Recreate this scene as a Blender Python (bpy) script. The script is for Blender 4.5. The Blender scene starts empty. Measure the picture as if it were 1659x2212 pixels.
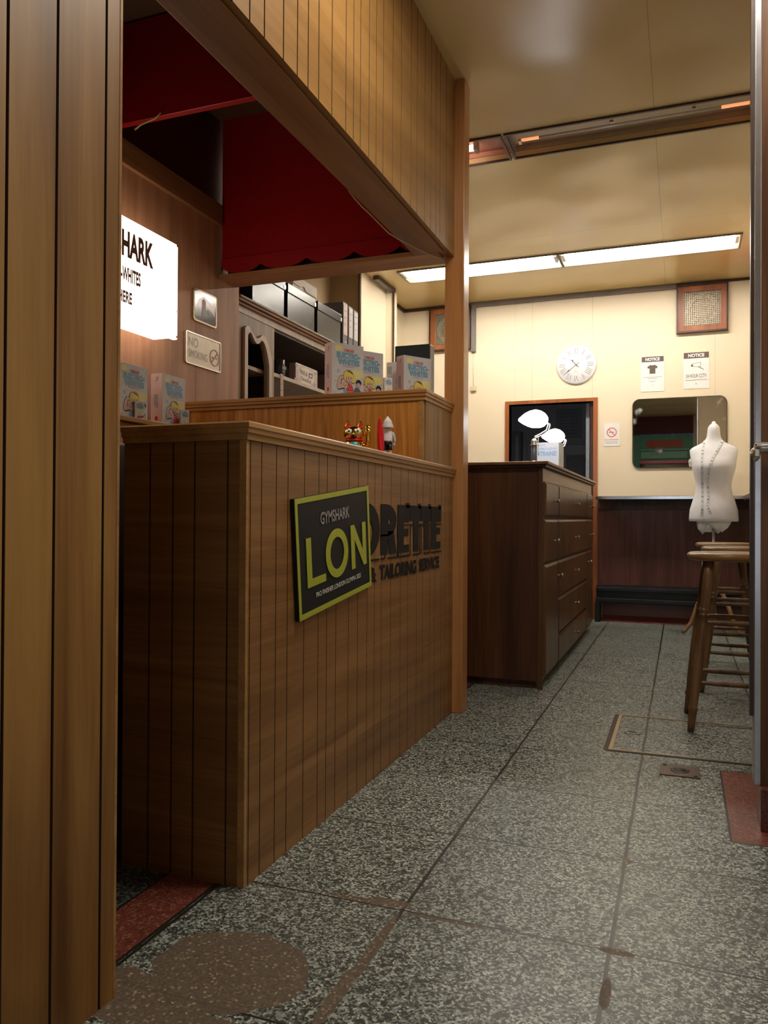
import bpy, bmesh, math, random
from mathutils import Vector, Matrix
random.seed(7)
S = bpy.context.scene
C = bpy.context.collection
PI = math.pi

# ------------------------------------------------------------------ camera, world, lights, exposure
cam_d = bpy.data.cameras.new('camera'); cam = bpy.data.objects.new('camera', cam_d); C.objects.link(cam)
R_ = Vector((0.93517, 0.35416, 0.00535)); U_ = Vector((-0.00242, -0.00873, 0.99996)); F_ = Vector((-0.35419, 0.93515, 0.0073))
cam.matrix_world = Matrix(((R_.x, U_.x, -F_.x, 0), (R_.y, U_.y, -F_.y, 0), (R_.z, U_.z, -F_.z, 0.85), (0, 0, 0, 1)))
cam_d.sensor_fit = 'VERTICAL'; cam_d.sensor_height = 36.0; cam_d.lens = 36.0 * 1696.6 / 2212.0
cam_d.clip_start = 0.02; cam_d.clip_end = 60
S.camera = cam
S.view_settings.view_transform = 'Standard'; S.view_settings.look = 'None'
S.view_settings.gamma = 1; S.view_settings.use_curve_mapping = False
S.view_settings.exposure = 0.1
w = bpy.data.worlds.new('world'); S.world = w; w.use_nodes = True
w.node_tree.nodes['Background'].inputs[0].default_value = (0.5, 0.6, 0.8, 1)
w.node_tree.nodes['Background'].inputs[1].default_value = 0.05

CZ0 = 2.775
def area(name, loc, rot, sx, sy, power, col):
    d = bpy.data.lights.new(name, 'AREA'); d.shape = 'RECTANGLE'; d.size = sx; d.size_y = sy
    d.energy = power; d.color = col
    o = bpy.data.objects.new(name, d); C.objects.link(o); o.location = loc; o.rotation_euler = rot
    return o
# street light through the glazed entrance behind the camera
area('entrance_light', (-0.05, -1.85, 0.90), (math.radians(90), 0, math.radians(8)), 1.2, 1.2, 5.5, (0.80, 0.90, 1.0))
# third row of ceiling lights, just above the frame
area('front_ceiling_light', (-0.15, 1.95, CZ0 - 0.02), (0, 0, 0), 1.1, 0.25, 27.0, (1.0, 0.91, 0.76))
TUBE = 46.0      # strength of the lit fluorescent tubes
# ------------------------------------------------------------------ materials
MATS = {}
def newmat(name):
    m = bpy.data.materials.new(name); m.use_nodes = True
    nt = m.node_tree; b = nt.nodes['Principled BSDF']
    return m, nt, b
def N(nt, t, **kw):
    n = nt.nodes.new(t)
    for k, v in kw.items():
        if k.startswith('i_'): n.inputs[k[2:].replace('_', ' ')].default_value = v
        else: setattr(n, k, v)
    return n
def ramp(nt, pts):
    r = nt.nodes.new('ShaderNodeValToRGB'); e = r.color_ramp.elements
    while len(e) > 1: e.remove(e[-1])
    e[0].position = pts[0][0]; e[0].color = (*pts[0][1], 1)
    for p, c in pts[1:]:
        q = e.new(p); q.color = (*c, 1)
    return r
def flat(name, col, rough=0.5, metal=0.0, spec=0.5, bump=0.0, var=0.06, scale=30):
    if name in MATS: return MATS[name]
    m, nt, b = newmat(name)
    tc = N(nt, 'ShaderNodeTexCoord'); no = N(nt, 'ShaderNodeTexNoise', i_Scale=scale, i_Detail=3.0)
    nt.links.new(tc.outputs['Object'], no.inputs['Vector'])
    r = ramp(nt, [(0.3, tuple(c * (1 - var) for c in col)), (0.7, tuple(min(1, c * (1 + var)) for c in col))])
    nt.links.new(no.outputs['Fac'], r.inputs[0]); nt.links.new(r.outputs[0], b.inputs['Base Color'])
    b.inputs['Roughness'].default_value = rough; b.inputs['Metallic'].default_value = metal
    b.inputs['Specular IOR Level'].default_value = spec
    if bump:
        bp = N(nt, 'ShaderNodeBump', i_Strength=bump, i_Distance=0.002)
        nt.links.new(no.outputs['Fac'], bp.inputs['Height']); nt.links.new(bp.outputs[0], b.inputs['Normal'])
    MATS[name] = m; return m
def emis(name, col, s):
    m, nt, b = newmat(name)
    b.inputs['Base Color'].default_value = (0.8, 0.8, 0.8, 1)
    b.inputs['Emission Color'].default_value = (*col, 1); b.inputs['Emission Strength'].default_value = s
    return m
def wood(name, dark, mid, light, axis='z', grain=1.0, rough=0.42, coat=0.0, fine=1.0, warp=0.6, fw=0.22):
    """axis: direction the grain runs"""
    if not name.startswith('cabinet'): dark, mid, light = [(c[0], c[1] * 0.93, c[2] * 0.78) for c in (dark, mid, light)]
    m, nt, b = newmat(name); b.inputs['Specular IOR Level'].default_value = 0.35
    tc = N(nt, 'ShaderNodeTexCoord'); mp = N(nt, 'ShaderNodeMapping')
    sc = {'x': (0.6, 9, 9), 'y': (9, 0.6, 9), 'z': (9, 9, 0.6)}[axis]
    mp.inputs['Scale'].default_value = sc
    nt.links.new(tc.outputs['Object'], mp.inputs[0])
    n1 = N(nt, 'ShaderNodeTexNoise', i_Scale=1.0 * grain, i_Detail=6.0, i_Roughness=0.55, i_Distortion=warp)
    nt.links.new(mp.outputs[0], n1.inputs['Vector'])
    mp2 = N(nt, 'ShaderNodeMapping'); mp2.inputs['Scale'].default_value = tuple(s * 14 * fine if s > 1 else s * 6 for s in sc)
    nt.links.new(tc.outputs['Object'], mp2.inputs[0])
    n2 = N(nt, 'ShaderNodeTexNoise', i_Scale=1.0, i_Detail=3.0, i_Roughness=0.6)
    nt.links.new(mp2.outputs[0], n2.inputs['Vector'])
    n3 = N(nt, 'ShaderNodeTexNoise', i_Scale=1.3, i_Detail=2.0)
    nt.links.new(tc.outputs['Object'], n3.inputs['Vector'])
    a = N(nt, 'ShaderNodeMath', operation='MULTIPLY'); a.inputs[1].default_value = 0.88 - fw
    nt.links.new(n1.outputs['Fac'], a.inputs[0])
    a2 = N(nt, 'ShaderNodeMath', operation='MULTIPLY_ADD'); a2.inputs[1].default_value = fw
    nt.links.new(n2.outputs['Fac'], a2.inputs[0]); nt.links.new(a.outputs[0], a2.inputs[2])
    a3 = N(nt, 'ShaderNodeMath', operation='MULTIPLY_ADD'); a3.inputs[1].default_value = 0.14
    nt.links.new(n3.outputs['Fac'], a3.inputs[0]); nt.links.new(a2.outputs[0], a3.inputs[2])
    r = ramp(nt, [(0.34, dark), (0.5, mid), (0.66, light)])
    nt.links.new(a3.outputs[0], r.inputs[0]); nt.links.new(r.outputs[0], b.inputs['Base Color'])
    bp = N(nt, 'ShaderNodeBump', i_Strength=0.25, i_Distance=0.0015)
    nt.links.new(a2.outputs[0], bp.inputs['Height']); nt.links.new(bp.outputs[0], b.inputs['Normal'])
    b.inputs['Roughness'].default_value = rough
    b.inputs['Coat Weight'].default_value = coat; b.inputs['Coat Roughness'].default_value = 0.25
    MATS[name] = m; return m

W_PIL = wood('pillar_oak', (0.12, 0.052, 0.014), (0.25, 0.13, 0.042), (0.43, 0.26, 0.10), 'z', 0.8, 0.45, fw=0.10, warp=1.2)
W_FAS = wood('fascia_oak', (0.19, 0.10, 0.03), (0.27, 0.15, 0.05), (0.36, 0.21, 0.08), 'y', 0.9, 0.5, fine=1.3)
W_CTR = wood('counter_veneer', (0.14, 0.066, 0.022), (0.22, 0.112, 0.042), (0.32, 0.175, 0.075), 'y', 1.1, 0.42, fine=1.5, warp=1.8)
W_CTE = wood('counter_end_veneer', (0.13, 0.06, 0.016), (0.20, 0.098, 0.03), (0.28, 0.15, 0.05), 'x', 1.1, 0.48, fine=1.3, warp=1.5)
W_RAI = wood('raised_front_veneer', (0.26, 0.10, 0.02), (0.44, 0.19, 0.04), (0.58, 0.28, 0.07), 'z', 0.9, 0.4, warp=5.0, fw=0.16)
W_TRM = wood('trim_oak', (0.24, 0.125, 0.045), (0.36, 0.20, 0.08), (0.48, 0.29, 0.13), 'y', 1.0, 0.38)
W_TRX = wood('trim_oak_cross', (0.26, 0.13, 0.045), (0.40, 0.21, 0.08), (0.50, 0.29, 0.12), 'x', 1.0, 0.36)
W_PST = wood('post_oak', (0.32, 0.145, 0.05), (0.44, 0.21, 0.085), (0.55, 0.29, 0.13), 'z', 0.8, 0.3, coat=0.3)
W_BEM = wood('beam_oak', (0.16, 0.075, 0.03), (0.24, 0.12, 0.052), (0.33, 0.18, 0.085), 'y', 1.0, 0.5)
W_BEX = wood('beam_oak_cross', (0.24, 0.11, 0.045), (0.34, 0.17, 0.075), (0.43, 0.24, 0.11), 'x', 1.0, 0.5)
W_WAL = wood('wall_panel_wood', (0.29, 0.145, 0.08), (0.40, 0.215, 0.125), (0.50, 0.29, 0.175), 'z', 1.6, 0.55, fine=1.4, warp=0.3)
W_DRS = wood('dresser_dark_wood', (0.024, 0.010, 0.005), (0.07, 0.028, 0.012), (0.135, 0.058, 0.025), 'z', 0.8, 0.35)
W_DRF = wood('dresser_front_wood', (0.05, 0.022, 0.011), (0.095, 0.046, 0.022), (0.15, 0.08, 0.04), 'z', 1.0, 0.3)
W_DRT = wood('dresser_top_wood', (0.08, 0.035, 0.015), (0.16, 0.08, 0.038), (0.24, 0.13, 0.065), 'y', 1.0, 0.3)
W_CAB = wood('cabinet_limed_wood', (0.16, 0.105, 0.065), (0.28, 0.20, 0.13), (0.40, 0.31, 0.22), 'z', 1.4, 0.5)
W_CAL = wood('cabinet_pale_wood', (0.38, 0.31, 0.24), (0.5, 0.42, 0.34), (0.6, 0.52, 0.43), 'z', 1.4, 0.45)
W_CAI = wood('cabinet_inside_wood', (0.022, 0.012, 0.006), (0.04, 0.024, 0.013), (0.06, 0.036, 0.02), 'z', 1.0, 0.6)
W_STL = wood('stool_wood', (0.045, 0.024, 0.012), (0.12, 0.068, 0.034), (0.20, 0.12, 0.062), 'z', 2.0, 0.35)
W_STS = wood('stool_seat_wood', (0.12, 0.065, 0.03), (0.22, 0.125, 0.062), (0.32, 0.20, 0.11), 'x', 1.0, 0.28)
W_VNT = wood('vent_frame_wood', (0.16, 0.05, 0.018), (0.28, 0.095, 0.035), (0.38, 0.15, 0.06), 'z', 1.0, 0.35)
W_DRK = wood('dark_board_wood', (0.02, 0.009, 0.005), (0.05, 0.022, 0.012), (0.09, 0.042, 0.022), 'z', 1.5, 0.35)
W_DOR = wood('door_brown_wood', (0.04, 0.016, 0.008), (0.09, 0.04, 0.02), (0.16, 0.08, 0.042), 'z', 2.0, 0.4)
W_MAR = wood('maroon_panel_wood', (0.045, 0.016, 0.014), (0.08, 0.03, 0.025), (0.12, 0.05, 0.042), 'z', 2.2, 0.4)

BLACK = flat('black_plastic', (0.012, 0.012, 0.014), 0.35)
BLKBOX = flat('black_glossy_card', (0.02, 0.021, 0.024), 0.27, 0.0, 0.5, bump=0.12, scale=160)
CHROME = flat('chrome', (0.75, 0.75, 0.77), 0.16, 1.0)
ALU = flat('brushed_aluminium', (0.62, 0.60, 0.58), 0.3, 1.0)
STEEL = flat('edge_strip_steel', (0.55, 0.55, 0.6), 0.25, 0.9)
BRASS = flat('dull_brass', (0.35, 0.27, 0.17), 0.42, 0.9)
RED = flat('red_painted_board', (0.30, 0.006, 0.008), 0.32, bump=0.25, scale=60)
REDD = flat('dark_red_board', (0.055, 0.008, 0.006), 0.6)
WHITE = flat('white_paint', (0.8, 0.8, 0.78), 0.5)
PAPER = flat('white_paper', (0.82, 0.82, 0.80), 0.7, var=0.02)
BOXW = flat('box_card_front', (0.62, 0.63, 0.68), 0.5, var=0.02)
BOXP = flat('box_card_side', (0.78, 0.60, 0.56), 0.5, var=0.02)
INKD = flat('ink_black', (0.015, 0.014, 0.016), 0.5)
INKDB = flat('ink_brown', (0.10, 0.065, 0.045), 0.6)
INKR = flat('ink_red', (0.62, 0.03, 0.04), 0.5)
INKB = flat('ink_blue', (0.20, 0.42, 0.60), 0.5)
INKBD = flat('ink_outline_blue', (0.13, 0.28, 0.42), 0.5)
INKN = flat('ink_navy', (0.08, 0.13, 0.22), 0.5)
INKY = flat('ink_yellow', (0.80, 0.66, 0.12), 0.5)
INKLY = flat('ink_pale_yellow', (0.82, 0.76, 0.28), 0.5)
INKS = flat('ink_skin', (0.66, 0.46, 0.43), 0.5)
INKG = flat('ink_grey', (0.28, 0.28, 0.29), 0.5)
INKW = flat('ink_white', (0.85, 0.85, 0.85), 0.5)
GREEN = flat('sign_lime_green', (0.36, 0.40, 0.035), 0.45, bump=0.1, scale=90)
SIGNB = flat('sign_black', (0.010, 0.010, 0.012), 0.55, 0, 0.25)
LETB = flat('letter_black', (0.010, 0.008, 0.009), 0.7, 0, 0.2)
GOLD = flat('gold_plate', (0.85, 0.52, 0.10), 0.13, 1.0)
TEAL = flat('teal_enamel', (0.02, 0.33, 0.30), 0.2)
REDG = flat('red_gloss', (0.60, 0.01, 0.012), 0.25)
CLOTH = flat('white_cloth', (0.80, 0.80, 0.83), 0.8, bump=0.2, scale=200)
TAPE = flat('tape_white', (0.64, 0.66, 0.67), 0.5)
TRUNK = flat('grey_trunking', (0.16, 0.135, 0.12), 0.45)
GRYPL = flat('grey_label_card', (0.60, 0.58, 0.56), 0.6)
BINDG = flat('binder_grey', (0.10, 0.10, 0.11), 0.5)
DKTRIM = flat('dark_brown_trim', (0.05, 0.028, 0.018), 0.4)
MESHM = flat('bronze_mesh_metal', (0.30, 0.25, 0.18), 0.4, 0.4)
CREAMP = flat('cream_fixture_paint', (0.42, 0.34, 0.23), 0.5)
PINKGLOW = flat('fixture_painted_pink_glow', (0.55, 0.28, 0.20), 0.5)  # pinkish tube glow painted into the housing colour
GREENP = flat('green_shopfront_paint', (0.06, 0.32, 0.22), 0.4)
GREENL = flat('light_green_paint', (0.20, 0.52, 0.40), 0.4)
MAROON = flat('maroon_fabric', (0.10, 0.016, 0.024), 0.6)
REDPAN = flat('red_sign_panel', (0.50, 0.10, 0.06), 0.5)
ORANGE = flat('orange_wood_frame', (0.45, 0.10, 0.03), 0.4)
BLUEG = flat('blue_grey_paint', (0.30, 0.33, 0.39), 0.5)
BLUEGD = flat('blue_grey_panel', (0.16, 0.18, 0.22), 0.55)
CABLE = flat('yellow_cable', (0.42, 0.30, 0.10), 0.5)
CABLEW = flat('white_cable', (0.7, 0.66, 0.55), 0.5)
MUG = flat('navy_mug', (0.012, 0.016, 0.03), 0.2)
TIN = flat('tin_taupe', (0.42, 0.35, 0.32), 0.4, 0.2)
TINC = flat('tin_cream', (0.66, 0.60, 0.52), 0.5)
STONEM = flat('maroon_stone', (0.12, 0.035, 0.028), 0.22, var=0.35, scale=180)
GLASSD = flat('dark_glass', (0.006, 0.006, 0.007), 0.08)
PLATE = flat('sand_metal_plate', (0.50, 0.43, 0.33), 0.4, 0.35)
LAMPW = emis('lamp_glass_lit', (0.93, 0.96, 1.0), 26.0)
TUBEL = emis('fluorescent_tube_lit', (1.0, 0.95, 0.86), TUBE)
TUBEO = emis('tube_end_glow', (1.0, 0.22, 0.06), 1.2)
TUBEP = emis('tube_half_lit', (1.0, 0.74, 0.62), 10.0)
TUBEW = flat('tube_unlit_glass', (0.50, 0.45, 0.38), 0.25)
SIGNL = emis('lightbox_acrylic_lit', (1.0, 0.80, 0.68), 2.3)
LITTXT = flat('lightbox_letter_vinyl', (0.20, 0.09, 0.06), 0.5)

# terrazzo floor
def floor_mat():
    m, nt, b = newmat('terrazzo_tiles'); L = nt.links.new
    tc = N(nt, 'ShaderNodeTexCoord'); sp = N(nt, 'ShaderNodeSeparateXYZ'); L(tc.outputs['Object'], sp.inputs[0])
    def math_(op, a, bb=None, c=None):
        n = N(nt, 'ShaderNodeMath', operation=op)
        for i, v in enumerate((a, bb, c)):
            if v is None: continue
            if isinstance(v, (int, float)): n.inputs[i].default_value = v
            else: L(v, n.inputs[i])
        return n.outputs[0]
    def mixc(f, a, bb):
        n = N(nt, 'ShaderNodeMix', data_type='RGBA')
        if isinstance(f, (int, float)): n.inputs[0].default_value = f
        else: L(f, n.inputs[0])
        for i, v in ((6, a), (7, bb)):
            if isinstance(v, tuple): n.inputs[i].default_value = (*v, 1)
            else: L(v, n.inputs[i])
        return n.outputs[2]
    T = 0.4335
    x, y = sp.outputs[0], sp.outputs[1]
    wob = N(nt, 'ShaderNodeTexNoise', i_Scale=6.0, i_Detail=2.0); L(tc.outputs['Object'], wob.inputs['Vector'])
    wv = math_('MULTIPLY_ADD', wob.outputs['Fac'], 0.006, -0.003)
    def joint(v, off, wdt):
        u = math_('ADD', math_('ADD', v, -off + 10 * T), wv)
        fr = math_('FRACT', math_('DIVIDE', u, T))
        d = math_('MULTIPLY', math_('MINIMUM', fr, math_('SUBTRACT', 1.0, fr)), T)
        return d, math_('LESS_THAN', d, wdt)
    dx, jx = joint(x, -0.13, 0.0042)
    dy, jy = joint(y, 1.612, 0.0028)
    j = math_('MAXIMUM', jx, jy)
    # chips
    v1 = N(nt, 'ShaderNodeTexVoronoi', i_Scale=215.0); L(tc.outputs['Object'], v1.inputs['Vector'])
    v2 = N(nt, 'ShaderNodeTexVoronoi', i_Scale=95.0); L(tc.outputs['Object'], v2.inputs['Vector'])
    s1 = N(nt, 'ShaderNodeSeparateColor'); L(v1.outputs['Color'], s1.inputs[0])
    s2 = N(nt, 'ShaderNodeSeparateColor'); L(v2.outputs['Color'], s2.inputs[0])
    r1 = ramp(nt, [(0.0, (0.012, 0.015, 0.014)), (0.30, (0.035, 0.044, 0.040)), (0.5, (0.15, 0.18, 0.165)), (0.75, (0.30, 0.35, 0.325)), (1.0, (0.60, 0.65, 0.61))])
    L(s1.outputs[0], r1.inputs[0])
    dk = math_('LESS_THAN', s2.outputs[1], 0.10)
    base = mixc(math_('MULTIPLY', dk, 0.85), r1.outputs[0], (0.014, 0.014, 0.013))
    # paler wear, tile-to-tile tone
    tn = N(nt, 'ShaderNodeTexWhiteNoise', noise_dimensions='2D')
    cmb = N(nt, 'ShaderNodeCombineXYZ')
    L(math_('FLOOR', math_('DIVIDE', math_('ADD', x, 0.13), T)), cmb.inputs[0]); L(math_('FLOOR', math_('DIVIDE', math_('ADD', y, -1.612), T)), cmb.inputs[1])
    L(cmb.outputs[0], tn.inputs['Vector'])
    base = mixc(math_('MULTIPLY', tn.outputs['Value'], 0.15), base, (0.17, 0.16, 0.125))
    big = N(nt, 'ShaderNodeTexNoise', i_Scale=1.6, i_Detail=3.0); L(tc.outputs['Object'], big.inputs['Vector'])
    base = mixc(math_('MULTIPLY', math_('SUBTRACT', big.outputs['Fac'], 0.38), 0.6), base, (0.18, 0.175, 0.145))
    # brown cement repair patches
    edge = N(nt, 'ShaderNodeTexNoise', i_Scale=9.0, i_Detail=4.0); L(tc.outputs['Object'], edge.inputs['Vector'])
    def blob(cx, cy, rx, ry, jig=0.5):
        ax = math_('DIVIDE', math_('SUBTRACT', x, cx), rx); ay = math_('DIVIDE', math_('SUBTRACT', y, cy), ry)
        d = math_('SQRT', math_('ADD', math_('MULTIPLY', ax, ax), math_('MULTIPLY', ay, ay)))
        d = math_('ADD', d, math_('MULTIPLY', math_('SUBTRACT', edge.outputs['Fac'], 0.5), jig))
        return math_('LESS_THAN', d, 1.0)
    bl = blob(-0.79, 1.285, 0.150, 0.135)
    for a in ((-0.86, 1.12, 0.20, 0.045, 1.4), (-0.567, 1.45, 0.013, 0.14, 1.2), (-0.572, 1.28, 0.016, 0.10, 1.2), (-0.66, 1.625, 0.10, 0.010, 1.0), (-0.60, 1.64, 0.05, 0.012, 1.2),
              (-0.12, 1.61, 0.035, 0.012, 1.0), (-0.125, 1.47, 0.011, 0.05, 1.0), (-0.94, 1.17, 0.12, 0.05, 1.4), (-0.46, 1.605, 0.09, 0.006, 1.0), (-0.12, 2.045, 0.012, 0.012, 1.0)):
        bl = math_('MAXIMUM', bl, blob(*a))
    r3 = ramp(nt, [(0.0, (0.10, 0.072, 0.050)), (0.86, (0.145, 0.11, 0.078)), (0.93, (0.20, 0.15, 0.10)), (1.0, (0.40, 0.30, 0.20))]); L(s1.outputs[2], r3.inputs[0])
    base = mixc(bl, base, r3.outputs[0])
    # red border tiles
    def inr(v, a, c): return math_('MULTIPLY', math_('GREATER_THAN', v, a), math_('LESS_THAN', v, c))
    redl = inr(x, -1.14, -1.006)
    redr = math_('MULTIPLY', math_('GREATER_THAN', x, 0.125), inr(y, 2.27, 2.90))
    dkl = math_('LESS_THAN', x, -1.14)
    r4 = ramp(nt, [(0.0, (0.11, 0.028, 0.02)), (0.8, (0.20, 0.058, 0.038)), (1.0, (0.34, 0.15, 0.10))]); L(s1.outputs[1], r4.inputs[0])
    base = mixc(math_('MULTIPLY', dkl, 0.75), base, (0.012, 0.014, 0.017))
    base = mixc(math_('MAXIMUM', redl, redr), base, r4.outputs[0])
    def near(v, a, ww): return math_('LESS_THAN', math_('ABSOLUTE', math_('SUBTRACT', v, a)), ww)
    ex = math_('MAXIMUM', math_('MAXIMUM', near(x, -1.006, 0.004), near(x, -1.14, 0.003)), math_('MULTIPLY', near(x, 0.125, 0.003), inr(y, 2.27, 2.90)))
    ex = math_('MAXIMUM', ex, math_('MULTIPLY', math_('MAXIMUM', near(y, 2.27, 0.003), near(y, 2.9, 0.003)), math_('GREATER_THAN', x, 0.125)))
    # no regular joints inside the red tiles
    j = math_('MULTIPLY', j, math_('SUBTRACT', 1.0, math_('MAXIMUM', math_('MAXIMUM', redl, redr), math_('MULTIPLY', bl, 0.8))))
    j = math_('MAXIMUM', j, ex)
    base = mixc(j, base, (0.022, 0.017, 0.014))
    L(base, b.inputs['Base Color'])
    rr = math_('MULTIPLY_ADD', big.outputs['Fac'], 0.25, 0.26)
    L(math_('MAXIMUM', rr, math_('MULTIPLY', bl, 0.6)), b.inputs['Roughness'])
    bp = N(nt, 'ShaderNodeBump', i_Strength=0.35, i_Distance=0.001, invert=True)
    hh = math_('ADD', math_('MULTIPLY', j, 2.0), math_('MULTIPLY', s1.outputs[1], 0.25))
    L(hh, bp.inputs['Height']); L(bp.outputs[0], b.inputs['Normal'])
    return m
FLOOR = floor_mat()

def cream_mat(name, c1, c2, rough, bump, seams=None, dist=0.01):
    """painted board; seams: list of (axis index, position, half width)"""
    m, nt, b = newmat(name); L = nt.links.new
    tc = N(nt, 'ShaderNodeTexCoord')
    n1 = N(nt, 'ShaderNodeTexNoise', i_Scale=1.2, i_Detail=0.0); L(tc.outputs['Object'], n1.inputs['Vector'])
    n2 = N(nt, 'ShaderNodeTexNoise', i_Scale=260.0, i_Detail=2.0); L(tc.outputs['Object'], n2.inputs['Vector'])
    r = ramp(nt, [(0.1, c1), (0.9, c2)]); L(n1.outputs['Fac'], r.inputs[0])
    col = r.outputs[0]
    sp = N(nt, 'ShaderNodeSeparateXYZ'); L(tc.outputs['Object'], sp.inputs[0])
    for ax, p, hw in (seams or []):
        s = N(nt, 'ShaderNodeMath', operation='SUBTRACT'); L(sp.outputs[ax], s.inputs[0]); s.inputs[1].default_value = p
        a = N(nt, 'ShaderNodeMath', operation='ABSOLUTE'); L(s.outputs[0], a.inputs[0])
        l = N(nt, 'ShaderNodeMath', operation='LESS_THAN'); L(a.outputs[0], l.inputs[0]); l.inputs[1].default_value = hw
        h = N(nt, 'ShaderNodeMath', operation='MULTIPLY'); L(l.outputs[0], h.inputs[0]); h.inputs[1].default_value = 0.55
        mx = N(nt, 'ShaderNodeMix', data_type='RGBA'); L(h.outputs[0], mx.inputs[0]); L(col, mx.inputs[6])
        mx.inputs[7].default_value = tuple(c * 0.3 for c in c1) + (1,); col = mx.outputs[2]
    L(col, b.inputs['Base Color'])
    rr = N(nt, 'ShaderNodeMapRange'); L(n1.outputs['Fac'], rr.inputs[0]); rr.inputs[3].default_value = rough - 0.06; rr.inputs[4].default_value = rough + 0.08
    b.inputs['Roughness'].default_value = rough
    n3 = N(nt, 'ShaderNodeTexNoise', i_Scale=2.2, i_Detail=0.0); L(tc.outputs['Object'], n3.inputs['Vector'])
    bp = N(nt, 'ShaderNodeBump', i_Strength=bump, i_Distance=dist); L(n3.outputs['Fac'], bp.inputs['Height'])
    bp2 = N(nt, 'ShaderNodeBump', i_Strength=0.12, i_Distance=0.0006); L(n2.outputs['Fac'], bp2.inputs['Height']); L(bp.outputs[0], bp2.inputs['Normal'])
    L(bp2.outputs[0], b.inputs['Normal'])
    return m
WALLM = cream_mat('cream_wall_panel', (0.78, 0.67, 0.49), (0.82, 0.72, 0.54), 0.6, 0.2, [(0, -1.22, 0.0012), (0, -0.71, 0.0015), (0, 0.25, 0.0012), (0, -1.37, 0.0008)])
WALLO = cream_mat('ochre_wall_panel', (0.34, 0.24, 0.12), (0.42, 0.31, 0.17), 0.6, 0.2)
CEILM = cream_mat('gloss_cream_ceiling', (0.56, 0.42, 0.185), (0.64, 0.49, 0.23), 0.26, 0.55, [(0, -0.125, 0.0015), (1, 5.36, 0.001)], dist=0.05)
KCEIL = cream_mat('kiosk_ceiling_board', (0.10, 0.05, 0.02), (0.13, 0.07, 0.03), 0.6, 0.1)

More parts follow.
